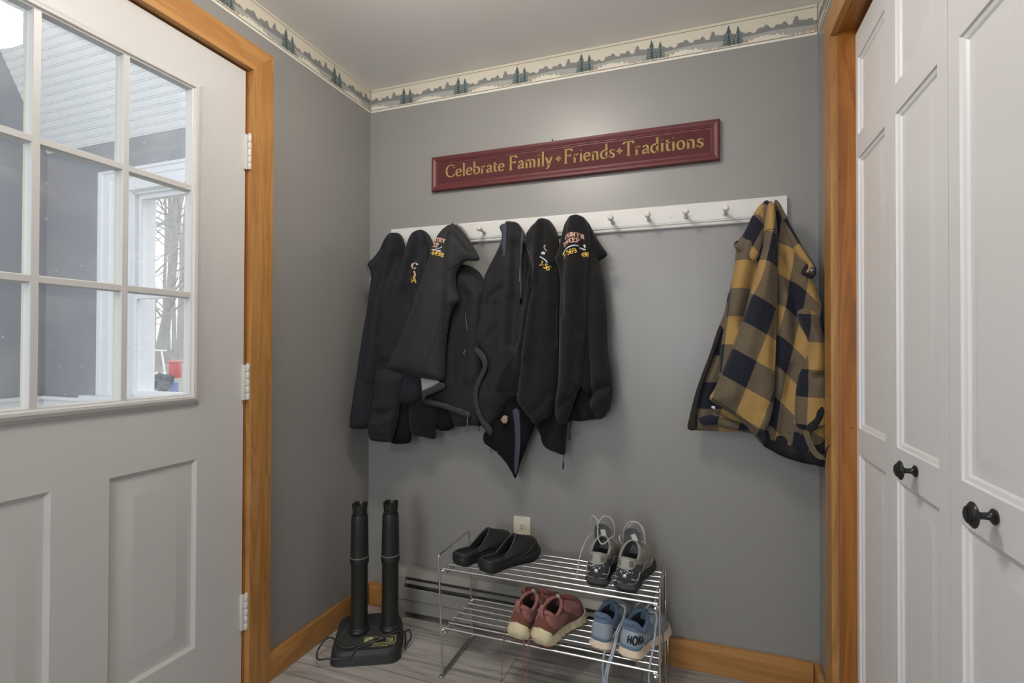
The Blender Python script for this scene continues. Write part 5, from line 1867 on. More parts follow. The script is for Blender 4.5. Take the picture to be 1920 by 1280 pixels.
c2 = Cloth([(175, 770), (300, 785), (290, 850), (270, 930), (264, 990), (242, 1080), (228, 1103), (160, 1100), (138, 1085), (128, 1045), (142, 965), (160, 880)], Z5, -.122, .036, 13, gx=.05, ref=(365, 150), seed=5, wr=.003,
           folds=[([(140, 945), (190, 970), (245, 955)], -.006, 4), ([(140, 1010), (185, 1020), (240, 1000)], .004, 5), ([(150, 1065), (235, 1078)], -.005, 3), ([(230, 800), (215, 930)], .008, 9)])
c2.build('sleeve', SOFT, j)
c3 = Cloth([(262, 880), (330, 880), (326, 1000), (321, 1095), (300, 1110), (232, 1108), (240, 1060)], Z5, -.085, .03, 11, gx=.04, ref=(365, 150), seed=6)
c3.build('sleeve', DARKIN, j)

# jacket on the third peg
j = jacket(PEGX[2], 'charcoal jacket on the third peg, embroidered shoulder, hem turned up to pale lining')
c = Cloth([(320, 905), (370, 890), (440, 900), (452, 955), (437, 1040), (438, 1076), (425, 1090), (375, 1080), (330, 1068), (316, 1000)], Z5, -.088, .034, 12, seed=7, folds=[([(330, 920), (390, 940), (445, 930)], -.005, 4)])
c.build('sleeve', FLEECE2, j)
c = Cloth([(430, 930), (525, 940), (527, 1000), (520, 1032), (490, 1052), (440, 1042), (425, 1000)], Z5, -.072, .03, 11, seed=8)
c.build('sleeve', DARKIN, j)
c = Cloth([(552, 284), (600, 294), (638, 322), (660, 362), (664, 410), (660, 480), (655, 600), (650, 700), (652, 800), (650, 900), (645, 1000), (643, 1030), (600, 1027), (535, 1030), (500, 980), (440, 940), (385, 905), (430, 800), (480, 600), (490, 420), (520, 310)],
          Z5, -.075, .036, 15, gx=-.02, ref=(560, 300), seed=9,
          folds=[([(560, 300), (620, 345), (648, 400)], -.012, 9), ([(640, 420), (625, 600), (610, 800)], .008, 12), ([(570, 420), (540, 600), (530, 800)], -.008, 10), ([(600, 430), (575, 560)], -.006, 6)])
fb = c.build('front_body', SOFT, j)
c.line([(610, 402), (603, 440), (588, 518)], .0018, 'pocket_zip', BLKC, fb, .001)
c.line([(588, 512), (592, 535), (598, 555), (606, 592)], .0016, 'zip_pull', PULLM, fb, .004)
ch = Cloth([(374, 902), (410, 906), (470, 922), (530, 942), (592, 965), (592, 994), (560, 984), (520, 968), (460, 948), (400, 932), (376, 918)], Z5, -.118, .006, 6, seed=10, wr=.0004, step=3.4)
ch.build('hem_band', HEMG, j)
ch.line([(588, 965), (586, 1000), (588, 1040), (588, 1058)], .0022, 'zip_pull', PULLM, fb, .004)
c.line([(640, 1010), (644, 1032), (650, 1046)], .0016, 'draw_cord', BLKC, fb, .004)
c = Cloth([(366, 806), (445, 818), (462, 832), (420, 852), (372, 876)], Z5, -.135, .010, 6, seed=11, smooth=False, wr=.0005)
c.build('turned_lining', GREYL, j)
c = Cloth([(371, 870), (420, 850), (452, 828), (478, 838), (474, 856), (440, 872), (395, 892), (378, 912), (370, 890)], Z5, -.145, .005, 6, seed=12, wr=.0005)
c.build('turned_hem', HEMG, j)
c = Cloth([(528, 98), (552, 108), (578, 140), (600, 182), (608, 196), (585, 185), (560, 150)], Z5, -.074, .014, 8, seed=13)
c.build('collar_lining', mat('grey_collar_lining', (.2, .2, .2, 1), .8, .3), j)
pnl = Cloth([(508, 101), (490, 110), (468, 132), (447, 163), (428, 212), (410, 262), (386, 330), (360, 400), (336, 470), (311, 540), (286, 600), (256, 670), (226, 730), (205, 768), (245, 776), (302, 786), (362, 803), (412, 814), (468, 820), (478, 800), (482, 690), (490, 600), (497, 520), (510, 400), (520, 300), (530, 200), (530, 130)],
            Z5, -.112, .036, 17, gx=.012, gy=-.006, ref=(500, 120), seed=14, wr=.001,
            folds=[([(475, 150), (440, 330), (380, 560), (330, 740)], .010, 22), ([(480, 420), (450, 600), (425, 780)], .006, 14)])
back = pnl.build('back_panel', SOFT2, j)
pnl.line([(475, 560), (445, 660), (410, 760), (397, 806)], .0010, 'seam', BLKC, back, .0005)
pnl.line([(258, 762), (330, 780), (400, 797), (468, 803)], .0008, 'hem_stitch', SOFT, back, .0005)
sh = Cloth([(510, 100), (535, 106), (560, 130), (582, 160), (602, 188), (622, 222), (638, 254), (630, 268), (600, 268), (575, 270), (552, 290), (535, 318), (529, 350), (533, 400), (545, 450), (518, 485), (500, 540), (488, 620), (482, 560), (486, 400), (488, 260), (492, 160)],
           Z5, -.128, .030, 13, gx=-.018, ref=(510, 120), seed=15,
           folds=[([(510, 110), (500, 220), (498, 340), (494, 460)], .008, 8), ([(530, 150), (575, 215), (625, 258)], -.004, 5)])
shoulder = sh.build('shoulder', SOFT2, j)
sh.line([(495, 165), (520, 145), (545, 160), (575, 205), (610, 228)], .0009, 'seam', BLKC, shoulder, .0005)
sh.line([(496, 330), (525, 300), (560, 275)], .0009, 'seam', BLKC, shoulder, .0005)
embroider(pnl, 'NTRY', (822, 457.5), (844, 459.5), 7.2, THPNK, 'crest', back, bow=1.2, thick=.26, thin=.18)
embroider(pnl, 'EEP', (817, 466.5), (834, 466.8), 7.0, THPNK, 'crest', back, bow=.5, thick=.26, thin=.18)
thread(pnl, [(814, 471), (822, 471.5), (830, 473), (837, 474.5)], 2.0, THWHT, 'crest_script', back)
thread(pnl, [(826, 468.5), (833, 469.5), (837, 468), (838.5, 466)], 1.3, THWHT, 'crest_script', back)
embroider(pnl, '9-6498', (810.5, 480.5), (841, 486), 8.2, THYEL, 'phone_number', back, bow=1.6)
pnl.line([(511, 104), (512, 97), (514, 94)], .002, 'hang_loop', BLKC, j, -.02)

# jacket on the fifth peg
j = jacket(PEGX[4], 'charcoal jacket hanging open on the fifth peg, navy facing, corner drooping lowest of all')
c = Cloth([(690, 1030), (735, 900), (800, 860), (860, 880), (900, 1000), (885, 1045), (852, 1130), (825, 1205), (815, 1245), (802, 1273), (790, 1250), (760, 1200), (725, 1160), (690, 1130), (664, 1112), (655, 1090), (660, 1060)],
          Z5, -.075, .024, 13, seed=16, folds=[([(740, 960), (770, 1090), (795, 1230)], -.010, 12)])
ins = c.build('lining', DARKIN, j)
c.line([(690, 1132), (700, 1142), (697, 1152)], .0016, 'draw_cord', BLKC, ins, .004)
c.line([(722, 1143), (730, 1147)], .0018, 'toggle', PULLM, ins, .004)
t = Cloth([(750, 975), (774, 990), (757, 1028), (735, 1002)], Z5, -.105, .004, 4, seed=17, smooth=False, wr=0, step=3)
t.build('woven_tag', TAGM, ins)
t = Cloth([(790, 958), (818, 952), (826, 1000), (828, 1090), (822, 1180), (808, 1252), (796, 1215), (800, 1100), (797, 1020)], Z5, -.100, .010, 6, seed=18, wr=.0005)
o = t.build('facing_tape', NAVYT, ins)
t.line([(820, 960), (825, 1090), (818, 1190), (808, 1250)], .0012, 'zip_teeth', PULLM, o, .001)
c = Cloth([(762, 90), (786, 86), (815, 94), (836, 122), (850, 155), (858, 260), (870, 420), (868, 600), (860, 760), (840, 860), (800, 900), (752, 955), (715, 1010), (685, 1048), (650, 1010), (630, 930), (628, 880), (642, 825), (666, 775), (668, 718), (640, 675), (600, 657), (610, 612), (628, 550), (646, 480), (658, 410), (664, 355), (682, 305), (708, 250), (738, 185), (745, 140)],
          Z5, -.078, .040, 16, gx=-.006, ref=(786, 100), seed=19,
          folds=[([(690, 290), (668, 420), (640, 560), (612, 650)], .008, 8), ([(760, 395), (700, 440), (655, 520), (625, 600)], -.008, 5), ([(770, 300), (762, 480), (748, 700), (715, 900)], .010, 14), ([(735, 560), (690, 620)], -.006, 5), ([(720, 480), (705, 700), (690, 860)], -.010, 10), ([(815, 200), (812, 420), (800, 650)], -.010, 8), ([(790, 110), (795, 240), (795, 420)], .008, 8)])
body = c.build('body', SOFT, j)
c.line([(664, 355), (700, 320), (735, 290)], .0009, 'seam', BLKC, body, .0005)
c.line([(700, 610), (740, 560)], .0012, 'pocket_zip', BLKC, body, .0005)
f = Cloth([(730, 108), (766, 96), (773, 150), (768, 250), (768, 310), (758, 385), (738, 358), (728, 310), (742, 250), (737, 180), (741, 145)], Z5, -.112, .012, 7, seed=20, wr=.001)
f.build('facing_tape', NAVYT, j)
f = Cloth([(832, 125), (846, 150), (838, 200), (833, 300), (834, 420), (826, 470), (822, 340), (826, 200)], Z5, -.118, .008, 4, seed=21, wr=.0005)
o = f.build('facing_tape', NAVYT, j)
f.line([(828, 300), (826, 340), (824, 365)], .0018, 'zip_pull', PULLM, o, .002)
b = Cloth([(580, 666), (602, 656), (632, 669), (661, 698), (674, 736), (668, 780), (645, 828), (630, 872), (632, 922), (645, 972), (665, 1008), (692, 1034), (698, 1058), (686, 1076), (664, 1052), (640, 1015), (618, 965), (606, 915), (607, 862), (624, 812), (648, 770), (650, 742), (636, 716), (612, 696), (584, 690)], Z5, -.112, .006, 6, seed=22, wr=.0003, step=3.2)
o = b.build('hem_band', HEMG, j)
b.line([(576, 680), (570, 690), (573, 702)], .0022, 'toggle', PULLM, o, .004)

# jacket on the sixth peg
j = jacket(PEGX[5], 'black fleece jacket on the sixth peg showing only part of its yellow number')
c = Cloth([(895, 1020), (930, 990), (1000, 920), (1046, 950), (1042, 1050), (1036, 1120), (1029, 1162), (985, 1150), (950, 1135), (927, 1110), (917, 1068)], Z5, -.082, .026, 12, seed=23, folds=[([(960, 960), (945, 1040), (960, 1130)], -.008, 9)])
tail = c.build('tail', FLEECE2, j)
c.line([(1033, 1145), (1034, 1170), (1032, 1190)], .0013, 'draw_cord', BLKC, tail, .004)
c.line([(1032, 1186), (1033, 1200), (1031, 1222)], [.0018 + .0018 * math.sin(PI * k / 10) for k in range(11)], 'toggle', BLKC, tail, .004)
c = Cloth([(868, 300), (850, 420), (838, 510), (825, 610), (803, 680), (757, 745), (722, 795), (704, 843), (700, 868), (722, 878), (772, 885), (830, 888), (880, 820), (900, 560), (890, 420)],
          Z5, -.112, .030, 14, gx=-.01, ref=(870, 300), seed=24, folds=[([(800, 700), (790, 780), (830, 840)], -.006, 8), ([(850, 500), (830, 660)], .008, 8)])
sl2 = c.build('sleeve', FLEECE2, j)
c.line([(702, 862), (760, 873), (826, 878)], .0008, 'hem_stitch', SOFT2, sl2, .0005)
main = Cloth([(925, 74), (905, 88), (880, 110), (862, 135), (850, 152), (853, 165), (834, 176), (856, 198), (876, 235), (886, 300), (884, 400), (868, 480), (856, 570), (842, 660), (828, 770), (818, 860), (815, 915), (842, 952), (872, 992), (905, 1028), (932, 1000), (962, 990), (985, 930), (1000, 850), (1006, 750), (1004, 600), (1004, 450), (1006, 330), (1006, 215), (1003, 160), (985, 112), (958, 79)],
             Z5, -.105, .044, 17, gx=-.004, gy=-.004, ref=(930, 90), seed=25,
             folds=[([(930, 80), (920, 200), (905, 330), (890, 470), (862, 700)], .012, 11), ([(945, 85), (935, 220), (915, 380)], -.012, 5), ([(965, 90), (975, 200), (980, 330), (985, 460)], .008, 8), ([(985, 300), (992, 480), (990, 640)], -.014, 6), ([(925, 400), (915, 600), (900, 820)], -.006, 12), ([(890, 960), (935, 930), (970, 870)], -.006, 6)])
body = main.build('body', FLEECE, j)
main.line([(836, 178), (862, 205), (880, 245), (886, 320), (880, 400)], .0016, 'piping', SOFT2, body, .0)
main.line([(822, 905), (860, 952), (906, 1010)], .001, 'hem_stitch', SOFT2, body, .0008)
thread(main, [(1030, 466), (1027.5, 464.5), (1027, 468), (1029.5, 472), (1032, 475)], 1.6, THPNK, 'crest', body)
thread(main, [(1020.5, 478.5), (1025, 477.5), (1028, 480)], 4.2, THWHT, 'crest', body)
thread(main, [(1018, 484), (1023, 487), (1029, 491), (1033, 496)], 2.0, THWHT, 'crest_script', body)
embroider(main, '3-56', (1016, 498.5), (1035, 511), 9.2, THYEL, 'phone_number', body)

# jacket on the seventh peg
j = jacket(PEGX[6], 'black fleece jacket with the fullest embroidered crest, last of the dark row')
c = Cloth([(1010, 850), (1060, 830), (1120, 850), (1180, 880), (1244, 930), (1222, 978), (1190, 997), (1150, 1002), (1105, 1008), (1065, 1006), (1040, 1020), (1020, 1000), (1000, 940)], Z5, -.080, .034, 14, seed=26, folds=[([(1080, 880), (1100, 980)], -.012, 9)])
low = c.build('lower_body', FLEECE2, j)
c.line([(1064, 1000), (1065, 1030), (1064, 1062)], .0020, 'draw_cord', BLKC, low, .004)
c.line([(1064, 1058), (1064, 1072), (1064, 1086)], [.002, .003, .0036, .0040, .0042, .0042, .0042, .0042, .0042, .0042, .004], 'toggle', BLKC, low, .004)
c = Cloth([(1110, 64), (1140, 92), (1168, 142), (1200, 195), (1228, 240), (1196, 266), (1186, 274), (1170, 300), (1140, 250), (1120, 140)], Z5, -.095, .026, 11, gx=-.02, ref=(1110, 80), seed=27)
c.build('collar', FLEECE2, j)
c = Cloth([(1115, 130), (1150, 150), (1172, 200), (1190, 270), (1207, 350), (1220, 450), (1227, 560), (1230, 680), (1246, 770), (1253, 870), (1246, 930), (1222, 980), (1190, 1000), (1166, 972), (1146, 925), (1162, 885), (1152, 840), (1140, 700), (1120, 500), (1110, 300)],
          Z5, -.100, .040, 17, gx=.0, gy=-.004, ref=(1140, 120), seed=28,
          folds=[([(1195, 330), (1205, 560), (1205, 800)], .008, 12), ([(1160, 890), (1200, 850), (1245, 840)], -.008, 6), ([(1160, 950), (1195, 900), (1240, 890)], .006, 6)])
rs = c.build('sleeve', FLEECE, j)
c.line([(1236, 872), (1246, 862), (1250, 868), (1242, 880)], .0014, 'cuff_tab', BLKC, rs, .003)
c = Cloth([(1120, 330), (1148, 280), (1152, 500), (1155, 700), (1158, 858), (1116, 866), (1110, 800), (1112, 640)], Z5, -.118, .028, 11, seed=29)
o = c.build('sleeve', FLEECE2, j)
c.line([(1116, 846), (1154, 838)], .0008, 'hem_stitch', SOFT2, o, .0005)
main = Cloth([(1085, 57), (1060, 64), (1043, 80), (1028, 112), (1018, 158), (1010, 200), (997, 240), (986, 262), (998, 290), (1008, 330), (1012, 400), (1009, 500), (1008, 620), (1006, 740), (1000, 850), (990, 900), (988, 970), (1010, 1020), (1040, 1012), (1062, 960), (1092, 872), (1114, 830), (1122, 720), (1136, 600), (1143, 450), (1150, 350), (1158, 250), (1156, 180), (1142, 110), (1122, 72), (1102, 59)],
             Z5, -.122, .046, 18, gx=.0, gy=-.004, ref=(1085, 80), seed=30,
             folds=[([(1048, 85), (1040, 200), (1030, 330), (1030, 520)], -.010, 6), ([(1075, 70), (1068, 300), (1055, 560), (1035, 860)], .010, 16), ([(1112, 80), (1122, 220), (1118, 400), (1112, 600)], -.012, 6), ([(1092, 420), (1090, 640), (1075, 840)], -.006, 9), ([(1000, 960), (1050, 900)], -.006, 5)])
body = main.build('body', FLEECE, j)
main.line([(996, 285), (988, 265), (1000, 240), (1014, 200), (1022, 150)], .0016, 'piping', SOFT2, body, .0)
main.line([(996, 962), (1015, 1000), (1045, 985)], .001, 'hem_stitch', SOFT2, body, .0008)
embroider(main, 'OUNTR', (1064, 453.5), (1099, 451), 7.8, THPNK, 'crest', body, bow=3.2, thick=.24, thin=.16)
embroider(main, 'SWEEP', (1062, 466.5), (1093, 458.5), 7.6, THPNK, 'crest', body, bow=2.4, thick=.24, thin=.16)
thread(main, [(1060, 478.5), (1066, 472.5), (1075, 468), (1083, 465.2), (1090, 465)], 2.0, THWHT, 'crest_script', body)
thread(main, [(1091, 468), (1096, 469.5), (1101.5, 471)], 2.4, THWHT, 'crest_script', body)
thread(main, [(1097.5, 461.5), (1099.5, 464), (1100, 467)], 3.4, THWHT, 'crest', body)
embroider(main, '3-569', (1062, 488.5), (1089, 477.5), 8.6, THYEL, 'phone_number', body, bow=1.5)
embroider(main, '498', (1093, 483), (1107, 483.5), 8.0, THYEL, 'phone_number', body)


# ------------------------------------------------------------------ plaid shirt jacket
def plaid_mat():
    m = bpy.data.materials.new('tan_navy_buffalo_plaid')
    m.use_nodes = True
    nt = m.node_tree
    L = nt.links.new
    b = nt.nodes['Principled BSDF']
    b.inputs['Roughness'].default_value = .9
    b.inputs['Specular IOR Level'].default_value = .2
    b.inputs['Sheen Weight'].default_value = .1
    uv = nt.nodes.new('ShaderNodeUVMap')
    sx = nt.nodes.new('ShaderNodeSeparateXYZ')
    L(uv.outputs['UV'], sx.inputs[0])

    def band(sock):
        a = nt.nodes.new('ShaderNodeMath')
        a.operation = 'MULTIPLY'
        a.inputs[1].default_value = .5
        L(sock, a.inputs[0])
        f = nt.nodes.new('ShaderNodeMath')
        f.operation = 'FRACT'
        L(a.outputs[0], f.inputs[0])
        l = nt.nodes.new('ShaderNodeMath')
        l.operation = 'LESS_THAN'
        l.inputs[1].default_value = .5
        L(f.outputs[0], l.inputs[0])
        return l.outputs[0]

    bu, bv = band(sx.outputs['X']), band(sx.outputs['Y'])
    ad = nt.nodes.new('ShaderNodeMath')
    L(bu, ad.inputs[0])
    L(bv, ad.inputs[1])
    # heathered twill where only one stripe is dark
    mp = nt.nodes.new('ShaderNodeMapping')
    mp.inputs['Scale'].default_value = (48, 48, 48)
    L(uv.outputs['UV'], mp.inputs['Vector'])
    n = nt.nodes.new('ShaderNodeTexNoise')
    n.inputs['Scale'].default_value = 1.0
    n.inputs['Detail'].default_value = 2
    L(mp.outputs['Vector'], n.inputs['Vector'])
    r = nt.nodes.new('ShaderNodeValToRGB')
    r.color_ramp.elements[0].position, r.color_ramp.elements[0].color = .36, (.038, .034, .033, 1)
    r.color_ramp.elements[1].position, r.color_ramp.elements[1].color = .64, (.205, .152, .088, 1)
    L(n.outputs['Fac'], r.inputs['Fac'])
    m1 = nt.nodes.new('ShaderNodeMix')
    m1.data_type = 'RGBA'
    g1 = nt.nodes.new('ShaderNodeMath')
    g1.operation = 'GREATER_THAN'
    g1.inputs[1].default_value = .5
    L(ad.outputs[0], g1.inputs[0])
    L(g1.outputs[0], m1.inputs[0])
    m1.inputs[6].default_value = (.335, .207, .072, 1)
    L(r.outputs['Color'], m1.inputs[7])
    m2 = nt.nodes.new('ShaderNodeMix')
    m2.data_type = 'RGBA'
    g2 = nt.nodes.new('ShaderNodeMath')
    g2.operation = 'GREATER_THAN'
    g2.inputs[1].default_value = 1.5
    L(ad.outputs[0], g2.inputs[0])
    L(g2.outputs[0], m2.inputs[0])
    L(m1.outputs[2], m2.inputs[6])
    m2.inputs[7].default_value = (.013, .014, .024, 1)
    L(m2.outputs[2], b.inputs['Base Color'])
    bp = nt.nodes.new('ShaderNodeBump')
    bp.inputs['Strength'].default_value = .25
    bp.inputs['Distance'].default_value = .001
    L(n.outputs['Fac'], bp.inputs['Height'])
    L(bp.outputs['Normal'], b.inputs['Normal'])
    return m


PLAID = plaid_mat()


def puv(o, e1, e2, warp=0.):
    """dark square (0,0) at traced point o, cell edges e1, e2 (tracing units)"""
    A = np.linalg.inv(np.array([e1, e2], float).T)
    o = np.array(o, float)

    def f(q):
        t = np.stack([(q[:, 0] - 1200) * 2.286, (q[:, 1] - 340) * 2.286], 1)
        r = (A @ (t - o).T).T
        r[:, 0] += warp * np.sin(r[:, 1] * 1.1)
        r[:, 1] += warp * np.sin(r[:, 0] * 1.3 + 1)
        return r
    return f


pj = empty('plaid_jacket', (PEGX[11], -.09, 1.63), 'tan and navy buffalo plaid shirt jacket at the right end of the peg rail', 'jacket')
PGX = -.012
c = Cloth([(340, 615), (362, 560), (385, 470), (430, 560), (470, 800), (520, 950), (545, 1060), (500, 1085), (460, 1076), (330, 1070), (240, 1066), (203, 1060), (212, 1005), (238, 905), (264, 830), (300, 735)],
          Z6, -.066, .024, 12, gx=.0, seed=40, folds=[([(330, 720), (280, 860), (245, 1040)], -.006, 6), ([(380, 700), (330, 900), (330, 1050)], -.008, 10)])
lo = c.build('front_panel', PLAID, pj, puv((262, 858), (100, 2), (-14, 113)))
c2 = Cloth([(338, 622), (352, 640), (322, 735), (285, 835), (262, 905), (245, 1000), (240, 1062), (205, 1058), (213, 1005), (238, 905), (264, 830), (300, 735)], Z6, -.088, .010, 5, seed=41, wr=.0006)
c2.build('placket', mat('dark_plaid_placket', (.028, .023, .021, 1), .9, .2, bump=(500, .3), var=(90, .5)), pj)
c3 = Cloth([(250, 1015), (290, 1000), (330, 985), (370, 1010), (420, 1030), (470, 1050), (455, 1068), (380, 1062), (320, 1045), (270, 1045)], Z6, -.098, .022, 8, seed=42)
c3.build('inner_cuff', PLAID, pj, puv((250, 985), (90, 20), (-20, 60)))
c3 = Cloth([(300, 965), (320, 962), (332, 970), (318, 976)], Z6, -.128, .004, 4, seed=43, step=3)
c3.build('care_label', THWHT, pj)
c = Cloth([(545, 82), (525, 92), (505, 112), (485, 142), (462, 185), (440, 228), (416, 262), (408, 330), (398, 400), (382, 480), (372, 560), (358, 640), (345, 720), (340, 800), (335, 840), (380, 830), (480, 640), (540, 420), (575, 250), (572, 120)],
          Z6, -.092, .038, 16, gx=.004, ref=(545, 100), seed=44,
          folds=[([(520, 110), (470, 230), (430, 380), (395, 560)], .008, 12), ([(500, 340), (470, 480), (440, 620)], -.014, 9), ([(535, 100), (500, 190), (470, 250)], -.008, 5)])
lb = c.build('side_panel', PLAID, pj, puv((295, 462), (95, 0), (-14, 118)))
yk = Cloth([(485, 145), (462, 188), (440, 230), (415, 262), (404, 268), (408, 288), (432, 306), (452, 318), (486, 346), (510, 322), (528, 270), (536, 210), (520, 150)], Z6, -.124, .016, 9, gx=.006, ref=(480, 240), seed=45, wr=.001)
yo = yk.build('yoke', PLAID, pj, puv((470, 130), (60, 60), (-48, 92)))
yk.line([(434, 306), (454, 318), (484, 338), (506, 316), (522, 270)], .0008, 'stitching', DARKIN, yo, .0006)
cf = Cloth([(404, 262), (420, 252), (438, 252), (440, 268), (425, 285), (410, 290), (403, 276)], Z6, -.118, .016, 6, seed=46, step=3.4)
cf.build('cuff_fold', PLAID, pj, puv((395, 250), (26, 4), (-4, 22)))
# right side
c = Cloth([(575, 84), (602, 100), (640, 178), (690, 268), (732, 340), (752, 372), (752, 402), (735, 412), (748, 440), (770, 500), (788, 575), (797, 700), (801, 850), (808, 930), (801, 1010), (797, 1110), (797, 1214), (745, 1212), (700, 1205), (620, 1180), (562, 1150), (525, 1122), (530, 1060), (560, 960), (575, 700), (580, 400), (575, 200)],
          Z6, -.092, .036, 16, gx=-.012, ref=(590, 100), seed=47,
          folds=[([(600, 330), (640, 450), (660, 560), (665, 700)], -.014, 8), ([(620, 500), (600, 700), (590, 900)], .008, 10), ([(650, 800), (620, 960), (600, 1100)], -.010, 10), ([(700, 430), (760, 560), (790, 700)], .006, 9), ([(560, 1120), (680, 1150), (790, 1190)], -.006, 7)])
rb = c.build('body', PLAID, pj, puv((583, 668), (66, 50), (-24, 118), .1))
cr_ = Cloth([(578, 88), (606, 108), (642, 180), (692, 270), (740, 342), (754, 372), (746, 406), (722, 402), (700, 392), (716, 360), (684, 332), (644, 272), (614, 182), (590, 120)], Z6, -.122, .016, 7, gx=-.012, ref=(590, 100), seed=48, wr=.001)
co = cr_.build('collar', PLAID, pj, puv((612, 168), (66, 102), (90, -62)))
q = cr_.front([Z6((731, 382))], .0015)[0]
G().lathe([(.0001, 0), (.0075, 0), (.0078, .0015), (.0060, .0026), (.0050, .0018), (.0025, .0018), (.0001, .0026)], q, (-.1, -1, .05), 20).build('snap_button', mat('dark_snap', (.12, .12, .13, 1), .3, .5, .7), co)
cb = Cloth([(690, 392), (716, 352), (745, 372), (756, 380), (752, 402), (738, 414), (712, 410)], Z6, -.127, .005, 6, gx=-.012, ref=(590, 100), seed=49, step=3.4)
cb.build('collar_tip', NAVYB, pj)
rs_ = Cloth([(672, 572), (690, 545), (730, 548), (768, 580), (780, 640), (793, 700), (797, 800), (800, 870), (806, 935), (803, 1000), (790, 1045), (755, 1062), (700, 1064), (664, 1048), (658, 985), (664, 900), (680, 820), (712, 750), (716, 690), (690, 630)],
            Z6, -.122, .040, 15, gx=-.02, ref=(690, 600), seed=50,
            folds=[([(700, 570), (740, 680), (745, 800)], .006, 10), ([(690, 820), (740, 840), (795, 820)], -.006, 7), ([(700, 640), (725, 720)], -.008, 5)])
rs_.build('sleeve', PLAID, pj, puv((608, 796), (106, 8), (-4, 116)))
hm = Cloth([(536, 1062), (565, 1078), (600, 1085), (640, 1098), (700, 1108), (760, 1112), (799, 1108), (799, 1216), (745, 1214), (700, 1207), (620, 1182), (562, 1152), (524, 1124)], Z6, -.106, .026, 10, gx=-.012, ref=(590, 100), seed=60,
           folds=[([(560, 1100), (680, 1140), (795, 1165)], -.006, 6), ([(690, 1110), (720, 1200)], -.006, 7)])
hm.build('hem', mat('dark_plaid_hem', (.016, .0155, .019, 1), .9, .2, bump=(500, .3), var=(40, .5)), pj)
# cuff below the sleeve, dark hem and the loose strap
cu = Cloth([(655, 1000), (690, 1000), (720, 1060), (715, 1100), (690, 1090), (650, 1085), (628, 1082), (640, 1050)], Z6, -.118, .022, 8, gx=-.02, ref=(690, 600), seed=51)
cu.build('cuff', PLAID, pj, puv((560, 1060), (70, -18), (20, 70)))
dk = Cloth([(738, 985), (752, 966), (775, 962), (790, 978), (784, 1012), (768, 1040), (752, 1066), (728, 1072), (714, 1060), (728, 1022)], Z6, -.156, .004, 7, gx=-.02, ref=(690, 600), seed=52, wr=.001, step=3.6)
dk.build('cuff_flap', NAVYB, pj)
st = catmull(np.array([Z6(p) for p in [(714, 1066), (718, 1095), (735, 1135), (757, 1170), (780, 1182), (800, 1172), (815, 1140), (820, 1128)]]), 6)
yy = np.interp(np.linspace(0, 1, len(st)), [0, .4, .75, 1], [-.158, -.17, -.19, -.235])
Wc = at(1, yy, st[:, 0], st[:, 1])
T = np.gradient(Wc, axis=0)
T /= np.linalg.norm(T, axis=1)[:, None]
Nn = np.cross(T, np.array([0, 1., 0]))
Nn /= np.linalg.norm(Nn, axis=1)[:, None]
hw = .008
rings = [[tuple(p + n * hw), tuple(p + n * hw + np.array([0, .0025, 0])), tuple(p - n * hw + np.array([0, .0025, 0])), tuple(p - n * hw)] for p, n in zip(Wc, Nn)]
g = G().loft(rings)
L_ = len(rings)
g.uv = [(.0 + i * .03 + 1.2, .6 + .4 * (k in (2, 3))) for i in range(L_) for k in range(4)]
g.build('strap', PLAID, pj, angle=40)
# main sleeve hanging at the front, lit and clearly checked
mn = Cloth([(560, 86), (548, 100), (536, 150), (528, 215), (526, 268), (512, 330), (498, 380), (480, 445), (464, 505), (448, 565), (420, 640), (390, 722), (352, 815), (322, 885), (297, 932), (340, 962), (400, 1000), (452, 1045), (490, 1086), (524, 1124), (540, 1108), (538, 1062), (556, 1030), (572, 960), (578, 850), (584, 700), (588, 560), (590, 400), (592, 300), (588, 200), (578, 115)],
           Z6, -.118, .040, 17, gx=.0, gy=-.002, ref=(560, 100), seed=53, wr=.0012,
           folds=[([(556, 110), (548, 300), (510, 480), (450, 700), (390, 900)], .010, 20), ([(578, 300), (580, 560), (572, 800)], -.010, 7), ([(540, 1000), (530, 1060), (530, 1110)], .006, 6)])


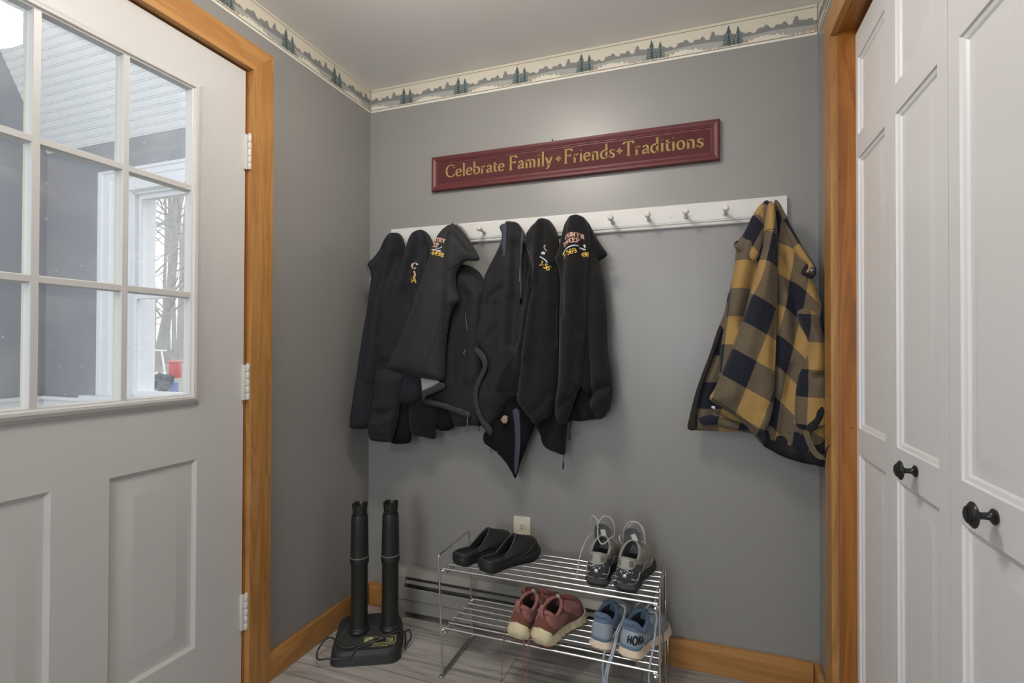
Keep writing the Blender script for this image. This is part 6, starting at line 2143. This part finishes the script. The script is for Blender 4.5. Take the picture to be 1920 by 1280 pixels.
def main_uv(q):
    t = np.stack([(q[:, 0] - 1200) * 2.286, (q[:, 1] - 340) * 2.286], 1)
    y = t[:, 1]
    # cells narrow and straighten towards the peg
    a = np.array([480., 488.])
    A = np.linalg.inv(np.array([(102, 57), (-44, 112)], float).T)
    lowr = (A @ (t - a).T).T
    B = np.linalg.inv(np.array([(66, 22), (-26, 118)], float).T)
    up = (B @ (t - np.array([548., 478.])).T).T
    k = np.clip((y - 330) / 180, 0, 1)[:, None]
    k = k * k * (3 - 2 * k)
    return lowr * k + (up + np.array([.6, 0])) * (1 - k)


ms = mn.build('sleeve', PLAID, pj, main_uv)
mn.line([(306, 925), (350, 952), (410, 990), (465, 1034), (512, 1082)], .0008, 'hem_stitch', DARKIN, ms, .0006)
mn.line([(528, 222), (555, 218), (586, 232)], .0008, 'hem_stitch', DARKIN, ms, .0006)

# ------------------------------------------------------------------ light
dome('ceiling_light', .79, -.98, 'round white ceiling light in the middle of the entry ceiling')
dome('ceiling_light', .45, -3.3, 'added round fill light in the hall behind the camera', m=FILLM)  # unseen dome added to fill the room from behind the camera


def lamp(name, kind, loc, power, col, size=.2, rot=None, spread=None):
    d = bpy.data.lights.new(name, kind)
    d.energy = power
    d.color = col
    if kind == 'POINT': d.shadow_soft_size = size
    if kind == 'AREA':
        d.shape = 'DISK'
        d.size = size
    if kind == 'SUN': d.angle = math.radians(size)
    o = bpy.data.objects.new(name, d)
    o.location = loc
    if rot: o.rotation_euler = rot
    COL.objects.link(o)
    return o


lamp('hall_fill_light', 'AREA', (1.0, BACK + .06, 1.35), 26, (.80, .90, 1), 1.2, (math.radians(90), 0, 0))  # added cool fill lamp at the rear wall, which has no window

w = bpy.data.worlds.new('daylight')
SC.world = w
w.use_nodes = True
bgn = w.node_tree.nodes['Background']
bgn.inputs['Color'].default_value = (.84, .92, 1.0, 1)
bgn.inputs['Strength'].default_value = 2.1

SC.view_settings.view_transform = 'Standard'
SC.view_settings.look = 'None'
SC.view_settings.exposure = .27
SC.view_settings.gamma = 1
SC.view_settings.use_curve_mapping = False
SC.cycles.use_denoising = True
SC.cycles.max_bounces = 10
SC.cycles.transparent_max_bounces = 16
SC.cycles.sample_clamp_indirect = 8
